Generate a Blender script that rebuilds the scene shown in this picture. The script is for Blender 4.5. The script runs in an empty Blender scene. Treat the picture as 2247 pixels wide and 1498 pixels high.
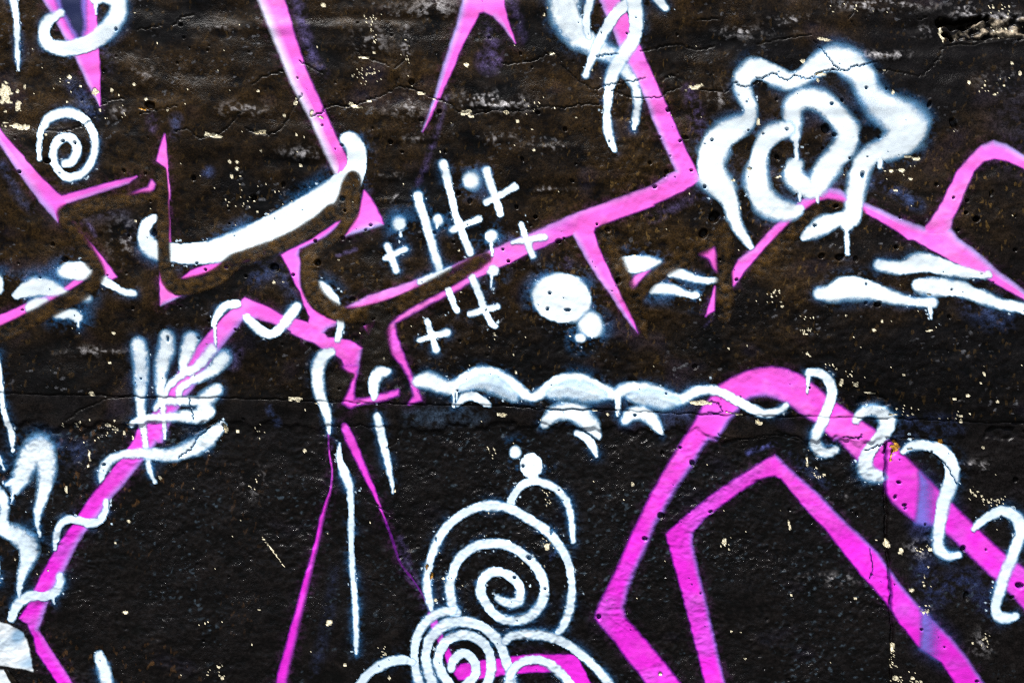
import bpy, math
import numpy as np

# ------------------------------------------------------------------ camera, sky, sun, exposure
PX = 0.00125                       # metres of wall per photograph pixel (2247 px = 2.81 m)
ZC = 1.55                          # height of the picture's centre on the wall
D = 3.3                            # camera distance
scene = bpy.context.scene
cam = bpy.data.cameras.new('camera')
cam.sensor_width = 36.0
cam.lens = 36.0 * D / (2247 * PX)
cam.clip_end = 1000
cam.clip_start = 0.05
camo = bpy.data.objects.new('camera', cam)
scene.collection.objects.link(camo)
camo.location = (0, -D, ZC)
camo.rotation_euler = (math.radians(90), 0, 0)
scene.camera = camo

SUN_EL, SUN_AZ = 62.0, -26.0       # azimuth seen from the wall's front, negative = from the left
world = bpy.data.worlds.new('World')
scene.world = world
world.use_nodes = True
wn = world.node_tree
bg = wn.nodes['Background']
sky = wn.nodes.new('ShaderNodeTexSky')
sky.sky_type = 'NISHITA'
sky.sun_disc = False
sky.sun_elevation = math.radians(SUN_EL)
sky.sun_rotation = math.radians(180 - SUN_AZ)
sky.air_density = 1.0
sky.dust_density = 3.0
wn.links.new(sky.outputs[0], bg.inputs[0])
bg.inputs[1].default_value = 0.06

sl = bpy.data.lights.new('sun', 'SUN')
sl.energy = 5.0
sl.angle = math.radians(3)
sl.color = (1.0, 0.975, 0.94)
so = bpy.data.objects.new('sun', sl)
scene.collection.objects.link(so)
so.rotation_euler = (math.radians(90 - SUN_EL), 0, math.radians(SUN_AZ))

scene.view_settings.view_transform = 'Standard'
scene.view_settings.look = 'None'
scene.view_settings.gamma = 1.0
scene.view_settings.exposure = 0.70
scene.cycles.transparent_max_bounces = 24
scene.cycles.use_denoising = False
scene.cycles.filter_width = 1.0

# ------------------------------------------------------------------ helpers
C = scene.collection
S3, S2 = 2.9966, 2.5914
TILES = {'s': (0, 0, 1.0)}
for i, x in enumerate((0, 540, 1100, 1660)):
    TILES['ABC'[0] + str(i + 1)] = (x, 0, S3)
    TILES['B' + str(i + 1)] = (x, 450, S3)
    TILES['C' + str(i + 1)] = (x, 920, S2)

def P(tile, pts):
    """measured points on the wall face (in pieces of the wall) -> wall pixels; extra columns scale as widths"""
    ox, oy, s = TILES[tile]
    return [tuple([ox + p[0] / s, oy + p[1] / s] + [v / s for v in p[2:]]) for p in pts]

def sstep(a, b, x):
    t = np.clip((x - a) / (b - a), 0, 1)
    return t * t * (3 - 2 * t)

# grid of the wall: fine over the photographed part, growing coarser beyond
def axis(lo, hi, flo, fhi, step):
    fine = np.arange(flo, fhi + step * .5, step)
    out, s, v = [], step, fine[-1]
    while v < hi:
        s = min(s * 1.05, 40); v = min(v + s, hi); out.append(v)
    left, s, v = [], step, fine[0]
    while v > lo:
        s = min(s * 1.05, 40); v = max(v - s, lo); left.append(v)
    return np.array(left[::-1] + list(fine) + out)

YTOP = 749 - (3.05 - ZC) / PX
YBOT = 749 + ZC / PX
XS = axis(-1400, 3650, -26, 2273, 2.2)
YS = axis(YTOP, YBOT, -26, 1524, 2.2)
NX, NY = len(XS), len(YS)
GX, GY = np.meshgrid(XS, YS)       # [row, col]
NT, NR = 1024, 2.4
fx = np.fft.fftfreq(NT, NR)[None, :]
fy = np.fft.fftfreq(NT, NR)[:, None]

def tile_noise(lx, ly, seed, rot=0.0):
    r = np.random.default_rng(seed).standard_normal((NT, NT))
    c, s = math.cos(rot), math.sin(rot)
    u, v = fx * c + fy * s, -fx * s + fy * c
    f = np.exp(-2.2 * ((u * lx) ** 2 + (v * ly) ** 2))
    f[0, 0] = 0
    n = np.real(np.fft.ifft2(np.fft.fft2(r) * f))
    return (n / n.std()).astype(np.float32)

def samp(t, gx, gy):
    u, v = (gx / NR) % NT, (gy / NR) % NT
    i, j = np.floor(u).astype(np.int32), np.floor(v).astype(np.int32)
    a, b = (u - i).astype(np.float32), (v - j).astype(np.float32)
    i2, j2 = (i + 1) % NT, (j + 1) % NT
    i, j = i % NT, j % NT
    return (t[j, i] * (1 - a) + t[j, i2] * a) * (1 - b) + (t[j2, i] * (1 - a) + t[j2, i2] * a) * b

def noise(lx, ly, seed, rot=0.0):
    return samp(tile_noise(lx, ly, seed, rot), GX, GY)

def box_idx(x0, y0, x1, y1):
    i0, i1 = np.searchsorted(XS, x0), np.searchsorted(XS, x1)
    j0, j1 = np.searchsorted(YS, y0), np.searchsorted(YS, y1)
    i0, j0 = max(0, i0 - 2), max(0, j0 - 2)
    i1, j1 = min(NX, i1 + 2), min(NY, j1 + 2)
    return j0, j1, i0, i1

def catmull(pts, n=7, closed=False):
    p = np.array(pts, float)
    if len(p) < 3 and not closed:
        return p
    if closed:
        q = np.vstack([p[-1], p, p[0], p[1]])
    else:
        q = np.vstack([2 * p[0] - p[1], p, 2 * p[-1] - p[-2]])
        q[0, 2:] = p[0, 2:]; q[-1, 2:] = p[-1, 2:]
    out = []
    for k in range(1, len(q) - 2):
        a, b, c, d = q[k - 1], q[k], q[k + 1], q[k + 2]
        for t in np.linspace(0, 1, n, endpoint=False):
            v = .5 * ((2 * b) + (c - a) * t + (2 * a - 5 * b + 4 * c - d) * t * t + (3 * b - a - 3 * c + d) * t ** 3)
            if len(v) > 2:
                v[2:] = b[2:] * (1 - t) + c[2:] * t
            out.append(v)
    if not closed:
        out.append(q[-2])
    return np.array(out)

FAR = 1e3
def sd_stroke(sd, bx, pts, rad=None):
    """signed distance to a tapering stroke, min-ed into sd"""
    j0, j1, i0, i1 = bx
    for a, b in zip(pts[:-1], pts[1:]):
        ra, rb = a[2] / 2, b[2] / 2
        m = max(ra, rb) + 46
        q = box_idx(min(a[0], b[0]) - m, min(a[1], b[1]) - m, max(a[0], b[0]) + m, max(a[1], b[1]) + m)
        q = (max(q[0], j0), min(q[1], j1), max(q[2], i0), min(q[3], i1))
        if q[0] >= q[1] or q[2] >= q[3]:
            continue
        x, y = XS[None, q[2]:q[3]], YS[q[0]:q[1], None]
        dx, dy = b[0] - a[0], b[1] - a[1]
        L = dx * dx + dy * dy + 1e-9
        t = np.clip(((x - a[0]) * dx + (y - a[1]) * dy) / L, 0, 1)
        d = np.hypot(x - a[0] - t * dx, y - a[1] - t * dy) - (ra + (rb - ra) * t)
        v = sd[q[0] - j0:q[1] - j0, q[2] - i0:q[3] - i0]
        if rad is not None:
            w = rad[q[0] - j0:q[1] - j0, q[2] - i0:q[3] - i0]
            np.copyto(w, ra + (rb - ra) * t, where=d < v)
        np.minimum(v, d, out=v)

def sd_poly(sd, bx, pts):
    j0, j1, i0, i1 = bx
    p = np.array(pts)[:, :2]
    q = box_idx(p[:, 0].min() - 46, p[:, 1].min() - 46, p[:, 0].max() + 46, p[:, 1].max() + 46)
    q = (max(q[0], j0), min(q[1], j1), max(q[2], i0), min(q[3], i1))
    if q[0] >= q[1] or q[2] >= q[3]:
        return
    x, y = XS[None, q[2]:q[3]], YS[q[0]:q[1], None]
    d = np.full((q[1] - q[0], q[3] - q[2]), 1e9)
    ins = np.zeros(d.shape, bool)
    for a, b in zip(p, np.roll(p, -1, 0)):
        dx, dy = b - a
        t = np.clip(((x - a[0]) * dx + (y - a[1]) * dy) / (dx * dx + dy * dy + 1e-9), 0, 1)
        np.minimum(d, (x - a[0] - t * dx) ** 2 + (y - a[1] - t * dy) ** 2, out=d)
        if a[1] != b[1]:
            cr = ((a[1] > y) != (b[1] > y)) & (x < (b[0] - a[0]) * (y - a[1]) / (b[1] - a[1]) + a[0])
            ins ^= cr
    d = np.sqrt(d)
    d = np.where(ins, -d, d)
    v = sd[q[0] - j0:q[1] - j0, q[2] - i0:q[3] - i0]
    np.minimum(v, d, out=v)

def shape_sd(shapes, pad=44, radii=False):
    """shapes: list of ('s', pts) strokes, ('p', pts) straight polygons, ('c', pts) rounded polygons, ('e', (cx,cy,rx,ry,rot))"""
    xs, ys = [], []
    prep = []
    for k, pts in shapes:
        if k == 's':
            pts = catmull(pts)
            w = pts[:, 2].max() / 2
        elif k == 'c':
            pts = catmull([p[:2] for p in pts], 5, True); w = 0
        elif k == 'e':
            cx, cy, rx, ry, ro = pts
            a = np.linspace(0, 2 * math.pi, 28, endpoint=False)
            c, s = math.cos(ro), math.sin(ro)
            pts = np.stack([cx + rx * np.cos(a) * c - ry * np.sin(a) * s, cy + rx * np.cos(a) * s + ry * np.sin(a) * c], 1); w = 0
        else:
            pts = np.array([p[:2] for p in pts]); w = 0
        prep.append((k, pts))
        xs += [pts[:, 0].min() - w, pts[:, 0].max() + w]
        ys += [pts[:, 1].min() - w, pts[:, 1].max() + w]
    bx = box_idx(min(xs) - pad, min(ys) - pad, max(xs) + pad, max(ys) + pad)
    sd = np.full((bx[1] - bx[0], bx[3] - bx[2]), FAR)
    rad = np.full(sd.shape, 40.0)
    for k, pts in prep:
        if k == 's':
            sd_stroke(sd, bx, pts, rad)
        else:
            sd_poly(sd, bx, pts)
    return (sd, bx, rad) if radii else (sd, bx)

# ------------------------------------------------------------------ wall relief (metres towards the camera) and bare colours
JOINT = np.array([(-1400, 840), (0, 862), (254, 869), (580, 875), (830, 884), (1100, 890), (1213, 897), (1680, 912), (1894, 917), (2247, 927), (3650, 960)], float)
EDGE = np.array([(-1400, 925), (0, 931), (250, 934), (540, 932), (830, 941), (1120, 933), (1216, 937), (1400, 944), (1575, 956), (1680, 963), (1953, 962), (2247, 962), (3650, 975)], float)
n_big = noise(420, 300, 1)
n_mid = noise(120, 80, 2)
n_band = noise(420, 34, 3)
n_small = noise(40, 32, 4)
n_fine = noise(13, 11, 5)
n_grit = noise(6, 5, 6)
n_vert = noise(9, 26, 7, 0.25)
n_lump = noise(24, 17, 8, -0.3)
n_edge = noise(16, 16, 9)
def ridged(n):
    r = 1 - 1.35 * np.abs(n) ** .8
    return r - r.mean()
n_rid = ridged(noise(22, 15, 21, -.2))
n_rid2 = ridged(noise(11, 9, 22, .3))
n_rid3 = ridged(noise(46, 30, 23, .1))
n_patch = noise(170, 120, 10)
n_patch2 = noise(70, 55, 11)
yj = np.interp(XS, JOINT[:, 0], JOINT[:, 1])[None, :] + 1.2 * n_edge
ye = np.interp(XS, EDGE[:, 0], EDGE[:, 1])[None, :] + 4.0 * n_edge + 4 * n_small
JX = np.array([(885, 1947), (1060, 1947), (1190, 1949), (1260, 1953), (1314, 1955), (1383, 1957), (1498, 1956), (2100, 1960)], float)
xj = np.interp(YS, JX[:, 0], JX[:, 1])[:, None] + 1.0 * n_edge
EX = np.array([(940, 873), (1074, 876), (1105, 872), (1260, 884), (1330, 890), (2100, 900)], float)
xe = np.interp(YS, EX[:, 0], EX[:, 1])[:, None] + 3 * n_edge + 3 * n_small
LX = np.array([(940, 726), (1060, 724), (1200, 690), (1498, 600), (2100, 400)], float)
xl = np.interp(YS, LX[:, 0], LX[:, 1])[:, None] + 8 * n_small

upper = sstep(1.5, -1.5, GY - yj)
lower = sstep(-5, 9, GY - ye)
band = np.clip(1 - upper - lower, 0, 1)
rightp = lower * sstep(-1.5, 1.5, GX - xj)
column = lower * sstep(-8, 8, GX - xl) * sstep(4, -4, GX - xe)
rough = np.clip(lower - rightp * .75 - column * .8, 0, 1)

# brown, rougher areas of the plaster
def blob(lst):
    m = np.zeros_like(GX)
    for t, cx, cy, rx, ry in lst:
        (x, y), = P(t, [(cx, cy)])
        s = TILES[t][2]
        m = np.maximum(m, np.exp(-(((GX - x) / (rx / s)) ** 2 + ((GY - y) / (ry / s)) ** 2)))
    return m
brough = blob([('B3', 900, 300, 500, 420), ('A3', 1000, 1150, 420, 380), ('A4', 1450, 1350, 420, 330), ('B4', 150, 200, 330, 330),
               ('A4', 560, 1400, 300, 160), ('B2', 850, 620, 420, 260), ('A3', 900, 650, 300, 300)])

H = 0.0050 * n_big + 0.0016 * n_mid
H_smooth = H + upper * 0.0011 * n_band * sstep(1000, 100, GY) + .0004 * upper * n_small + band * (-.002) + lower * (-.006) + column * .003 + rightp * .005
H += upper * (0.0011 * n_band * sstep(1000, 100, GY) + 0.00055 * n_small + 0.00016 * n_fine)
H += upper * brough * (0.00035 * n_lump + 0.00045 * n_vert + 0.0003 * n_fine)
H += upper * (sstep(500, 800, GY) * sstep(300, 900, GX) * 0.00034 + .00008) * (n_fine + .5 * n_grit)
H += band * (0.0005 * n_small + 0.00012 * n_fine - 0.002)
H += lower * (-0.006 + 0.0004 * n_small)
rvar = sstep(-1.2, 1.2, n_patch2 + .5 * n_patch)
H += rough * sstep(860, 1000, GX) * (.3 + .7 * rvar) * (0.00030 * n_rid2 + .00022 * n_rid)
H += rough * (.45 + .9 * rvar) * (0.00075 * n_rid + .00050 * n_rid2 + .0005 * n_rid3)
H += upper * (.25 + .75 * brough) * rvar * (0.00040 * n_rid + .00030 * n_rid2)
H += (rightp + column) * rvar * (0.00035 * n_rid + .00025 * n_rid2)
H += rough * (0.00030 * n_lump + 0.00036 * n_fine + 0.00020 * n_grit + 0.00022 * n_vert)
H += column * (0.003 + 0.0005 * n_lump)
H += rightp * (0.005 + 0.0004 * n_lump + 0.00025 * n_fine)
HF = H - H_smooth
PAINTED = np.zeros(GX.shape)
# swelling lip just above the rough courses
H += 0.0018 * np.exp(-((GY - ye + 10) / 9.0) ** 2) * (0.6 + 0.4 * n_small)
# open joints
dj = GY - yj
jopen = np.exp(-(dj / 2.2) ** 2) * (0.6 + 0.4 * sstep(-.6, .8, n_patch2))
H -= 0.0022 * jopen
dv = np.exp(-((GX - xj) / 3.4) ** 2) * sstep(0, 20, GY - ye)
H -= 0.010 * dv
gy_grad = np.exp(-((GY - ye) / 3.2) ** 2) * sstep(-.3, .9, n_patch2) * (GX < 1900)
H -= 0.0022 * gy_grad

# colour of the black coat: brown-black above, cold black below, blue-violet bloom in places
brown = np.array([0.0225, 0.0122, 0.0034])
cold = np.array([0.0026, 0.0021, 0.0021])
violet = np.array([0.030, 0.026, 0.060])
def mix(a, b, t):
    return a + (b - a) * t[..., None]
wb = np.clip(0.50 + 0.34 * n_patch + 0.14 * n_patch2 + .10 * n_small + .25 * sstep(700, 0, GX) - 0.42 * sstep(1500, 2200, GX) * sstep(500, 0, GY) - .25 * sstep(1600, 2247, GX), 0, 1)
wb = np.clip(wb * (1 - .72 * sstep(580, 780, GY)) + .5 * brough, 0, 1) * (1 - lower * .92) * (1 - .45 * band)
COL = mix(np.broadcast_to(cold, GX.shape + (3,)), brown, wb)
COL = COL * (1 - .36 * upper)[..., None]
COL = COL * np.clip(1 + 0.20 * n_small + .26 * n_fine + .20 * n_grit, .15, 2)[..., None]
greyb = np.array([0.0095, 0.0078, 0.0076])
COL = mix(COL, greyb, np.clip(.35 * sstep(1400, 2000, GX) * sstep(900, 500, GY) + .1 * band + .35 * rightp + .25 * column * 0, 0, 1) * .8)
vm = np.clip(n_patch2 * .6 + n_patch * .3 - .75, 0, 1) * (0.55 - .3 * lower)
COL = mix(COL, violet, np.clip(vm, 0, .8) * .3)

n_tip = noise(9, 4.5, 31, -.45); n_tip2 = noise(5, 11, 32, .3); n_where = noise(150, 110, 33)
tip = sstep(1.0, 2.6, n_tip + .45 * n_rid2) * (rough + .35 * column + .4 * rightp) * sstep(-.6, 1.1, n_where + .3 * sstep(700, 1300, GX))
COL = mix(COL, np.array([0.034, 0.050, 0.066]), tip * .8)  # bluish glints on the grain tips, put into the coat colour
tip = sstep(1.1, 1.8, n_tip2) * rough * sstep(700, 300, GX) * sstep(-.9, .7, noise(160, 120, 34) + sstep(1250, 1000, GY) - .4)
COL = mix(COL, np.array([0.040, 0.020, 0.007]), tip * .8)
tip = sstep(1.3, 2.0, n_tip2 + .3 * n_rid2) * upper * np.clip(brough + .25, 0, 1)
COL = mix(COL, np.array([0.085, 0.050, 0.014]), tip * .75)
tip = sstep(1.5, 2.1, n_tip) * upper * sstep(-.2, 1.2, n_where)
COL = mix(COL, np.array([0.070, 0.072, 0.080]), tip * .7)

# overspray blooms left on the coat: (tile, points with width, colour, strength)
LAV, BLU, VIO = (0.24, 0.20, 0.55), (0.06, 0.11, 0.30), (0.12, 0.09, 0.26)
for t, pts, c, a, soft in [
    ('A2', [(330, -30, 60), (370, 160, 60), (430, 350, 50), (510, 480, 30)], LAV, .42, 14),
    ('A2', [(1590, 180, 40), (1630, 330, 90), (1600, 400, 160)], VIO, .75, 14),
    ('A2', [(1320, 640, 16), (1280, 790, 20), (1170, 1120, 30), (1120, 1210, 20)], VIO, .6, 8),
    ('A3', [(60, -20, 60), (110, 120, 50), (150, 260, 20)], VIO, .5, 12),
    ('A3', [(1240, 600, 70), (1290, 760, 90), (1300, 870, 70)], VIO, .7, 16),
    ('A3', [(1330, 1275, 30), (1180, 1340, 40), (1000, 1440, 40)], LAV, .25, 12),
    ('A4', [(770, 1190, 40), (920, 1260, 50), (1050, 1340, 60), (1080, 1370, 20)], BLU, .8, 14),
    ('A4', [(1700, 700, 300), (1740, 1000, 300)], BLU, .10, 60),
    ('A1', [(460, 540, 60), (540, 640, 80), (620, 750, 60)], BLU, .7, 14),
    ('A1', [(1160, 790, 60), (1150, 900, 20)], BLU, .6, 14),
    ('A1', [(1370, 1130, 50), (1350, 1140, 30)], BLU, .8, 12),
    ('A1', [(30, 1090, 40), (130, 1290, 50), (220, 1390, 30)], BLU, .5, 12),
    ('A1', [(700, 300, 60), (720, 450, 40)], BLU, .35, 14),
    ('A1', [(1000, 780, 50), (1000, 850, 40)], VIO, .6, 14),
    ('B1', [(590, 130, 20), (630, 200, 16)], LAV, .4, 6),
    ('B1', [(560, 100, 40), (800, 60, 60), (850, 180, 60)], BLU, .22, 24),
    ('B1', [(1190, 600, 16), (1320, 545, 10)], LAV, .45, 5),
    ('B1', [(1560, 960, 60), (1530, 1040, 60)], VIO, .6, 14),
    ('B2', [(60, 480, 100), (200, 440, 80), (290, 560, 60), (310, 640, 30)], BLU, .38, 16),
    ('B2', [(600, 330, 12), (720, 290, 12)], LAV, .45, 6),
    ('B2', [(150, 1330, 30), (200, 1430, 40)], BLU, .45, 10),
    ('B2', [(1080, 1390, 110), (1300, 1390, 120), (1480, 1390, 100), (1560, 1400, 40)], (0.07, 0.13, 0.22), .32, 16),
    ('B3', [(1390, 740, 10), (1340, 800, 8)], LAV, .35, 5),
    ('B3', [(420, 350, 60), (440, 400, 40)], VIO, .5, 14),
    ('B3', [(1120, 1370, 140), (1240, 1390, 100)], BLU, .35, 24),
    ('B4', [(1420, 650, 120), (1520, 720, 120), (1640, 760, 80)], BLU, .5, 26),
    ('B4', [(980, 1460, 140), (1300, 1450, 90)], BLU, .30, 22),
    ('C3', [(1405, 190, 20), (1500, 155, 22), (1560, 140, 12)], (0.14, 0.16, 0.55), .9, 6),
    ('C3', [(275, 790, 22), (310, 755, 18)], BLU, .8, 5),
    ('C4', [(190, 200, 30), (270, 270, 40), (400, 370, 30)], BLU, .45, 12),
    ('C4', [(960, 620, 120), (960, 860, 90), (1000, 1000, 100), (1200, 900, 100), (1300, 1060, 60)], (0.02, 0.035, 0.12), .75, 26),
    ('C4', [(990, 340, 60), (1060, 430, 20)], BLU, .3, 12),
    ('C2', [(500, 850, 30), (470, 1100, 50), (420, 1320, 50), (380, 1450, 40)], BLU, .14, 14),
    ('C2', [(880, 690, 40), (920, 860, 60), (990, 960, 30)], VIO, .6, 8),
    ('C1', [(330, 160, 140), (450, 180, 100)], BLU, .3, 26),
]:
    sd, bx = shape_sd([('s', P(t, pts))])
    sl_ = np.s_[bx[0]:bx[1], bx[2]:bx[3]]
    g = np.clip(a * .38 * sstep(soft, -soft, sd) * (0.6 + .35 * n_fine[sl_] + .3 * n_grit[sl_] + .25 * n_small[sl_]), 0, 1)
    COL[sl_] = mix(COL[sl_], np.array(c), g)

# ------------------------------------------------------------------ damage: cracks, pits, chips; grey streaked ridges
CRACK = np.zeros(GX.shape)
PIT = np.zeros(GX.shape)
CHIP = np.zeros(GX.shape)
rng = np.random.default_rng(42)

def crack(t, pts, w=1.15, depth=1.0):
    p = catmull(P(t, pts), 8)
    p = p + rng.normal(0, 1.5, p.shape)
    ww = w * (0.55 + rng.random(len(p)) * .9)
    q = np.column_stack([p, 2 * ww * .5])
    xs, ys = q[:, 0], q[:, 1]
    bx = box_idx(xs.min() - 12, ys.min() - 12, xs.max() + 12, ys.max() + 12)
    sd = np.full((bx[1] - bx[0], bx[3] - bx[2]), FAR)
    sd_stroke(sd, bx, q)
    sl_ = np.s_[bx[0]:bx[1], bx[2]:bx[3]]
    CRACK[sl_] = np.maximum(CRACK[sl_], depth * sstep(1.6, -0.6, sd))
    # one side of a crack stands a little proud
    H[sl_] += 0.00035 * depth * np.exp(-np.maximum(sd, 0) / 6.0)

for t, pts in [
    ('A1', [(1150, 870), (1230, 850), (1300, 905), (1350, 900), (1450, 870), (1510, 820), (1570, 750), (1610, 735)]),
    ('A1', [(300, 860), (400, 860), (480, 850), (560, 820), (640, 750)]),
    ('A1', [(660, 690), (740, 655), (820, 650)]), ('A1', [(930, 740), (1060, 720), (1160, 700)]),
    ('A1', [(1130, 160), (1200, 110), (1270, 90)]), ('A1', [(900, 190), (1000, 180), (1060, 160)]),
    ('A2', [(0, 840), (50, 870), (130, 880), (200, 860), (260, 800), (320, 690), (345, 650), (370, 625)]),
    ('A2', [(425, 765), (500, 740), (520, 710), (570, 690), (650, 700), (700, 690), (780, 665), (860, 635), (940, 600), (985, 570), (1000, 510)]),
    ('A2', [(1000, 570), (1110, 590), (1180, 620), (1240, 650), (1300, 665), (1360, 700), (1400, 740), (1500, 745), (1600, 735), (1700, 720), (1738, 740)]),
    ('A2', [(350, 400), (420, 440), (500, 480)]), ('A2', [(730, 340), (800, 380), (880, 410), (940, 430)]),
    ('A2', [(1040, 400), (990, 450)]), ('A2', [(30, 560), (120, 500), (240, 470)]),
    ('A3', [(0, 730), (100, 735), (200, 720), (300, 700), (400, 710), (500, 690), (600, 685), (655, 690)]),
    ('A3', [(0, 420), (100, 415), (200, 400), (300, 360), (350, 345), (400, 400)]),
    ('A3', [(405, 430), (480, 500), (560, 560), (610, 600), (640, 640), (655, 680)]),
    ('A3', [(610, 590), (680, 560), (750, 545), (850, 530), (950, 505)]),
    ('A3', [(730, 590), (800, 620), (870, 640), (950, 640), (1050, 635), (1100, 600), (1180, 570)]),
    ('A3', [(1310, 585), (1400, 595), (1480, 600), (1540, 540), (1560, 570), (1650, 560), (1738, 510)]),
    ('A3', [(920, 330), (1000, 315), (1080, 295), (1180, 290), (1260, 320), (1350, 315), (1400, 300)]),
    ('A3', [(1060, 520), (1140, 490), (1180, 560)]), ('A3', [(1280, 130), (1350, 125), (1430, 120)]),
    ('A3', [(1360, 390), (1390, 480), (1400, 600)]), ('A3', [(630, 370), (700, 355), (770, 350)]),
    ('A4', [(0, 520), (60, 510), (110, 480), (150, 510), (200, 530), (250, 500), (300, 520), (370, 510), (420, 475), (520, 465), (590, 470), (630, 440), (700, 430), (790, 410)]),
    ('A4', [(370, 270), (440, 340), (500, 420), (540, 460)]),
    ('A4', [(780, 440), (830, 470), (900, 465), (1000, 490), (1070, 500), (1140, 450), (1200, 380), (1230, 310)]),
    ('A4', [(600, 130), (640, 80), (650, 20)]), ('A4', [(650, 180), (620, 130)]), ('A4', [(1040, 40), (1060, 120), (1120, 110)]),
    ('A4', [(1240, 300), (1400, 285), (1759, 240)]), ('A4', [(0, 290), (150, 265), (360, 230)]),
    ('B1', [(1240, 1270), (1250, 1340), (1270, 1400)]), ('B1', [(1300, 1490), (1400, 1430), (1440, 1420)]),
    ('C1', [(1010, 220), (1080, 170), (1120, 110), (1190, 50)]),
    ('B1', [(430, 1420), (560, 1330), (700, 1275), (860, 1255)]),
    ('B3', [(1370, 1365), (1450, 1360), (1430, 1310), (1380, 1290)]),
    ('C2', [(700, 460), (780, 510), (860, 570)]), ('C2', [(700, 900), (790, 940), (850, 1000)]),
    ('C4', [(490, 100), (580, 110), (600, 90)]), ('C4', [(650, 740), (665, 840), (650, 900)]), ('C4', [(1020, 210), (1080, 260), (1140, 360)]),
    ('C4', [(830, 110), (930, 100), (1010, 120), (1120, 150)]), ('C4', [(620, 180), (720, 150), (770, 120)]),
    ('B3', [(0, 1310), (80, 1320), (220, 1330), (400, 1345), (700, 1345)]), ('C3', [(1230, 85), (1330, 110), (1500, 105)]),
]:
    crack(t, pts)
crack('C2', [(865, 60), (850, 130), (800, 160)], 1.4); crack('C4', [(0, 100), (110, 90), (250, 120)], 1.2)

def pit(x, y, rx, ry, dep, rot=0.0):
    m = 2.2 * max(rx, ry) + 4
    j0, j1, i0, i1 = box_idx(x - m, y - m, x + m, y + m)
    sl_ = np.s_[j0:j1, i0:i1]
    c, s = math.cos(rot), math.sin(rot)
    u, v = GX[sl_] - x, GY[sl_] - y
    d = np.sqrt(((u * c + v * s) / rx) ** 2 + ((-u * s + v * c) / ry) ** 2) + .18 * n_edge[sl_]
    k = sstep(1.15, .55, d)
    H[sl_] -= dep * k
    H[sl_] += 0.0004 * np.exp(-((d - 1.35) / .3) ** 2)
    PIT[sl_] = np.maximum(PIT[sl_], k)

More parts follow.
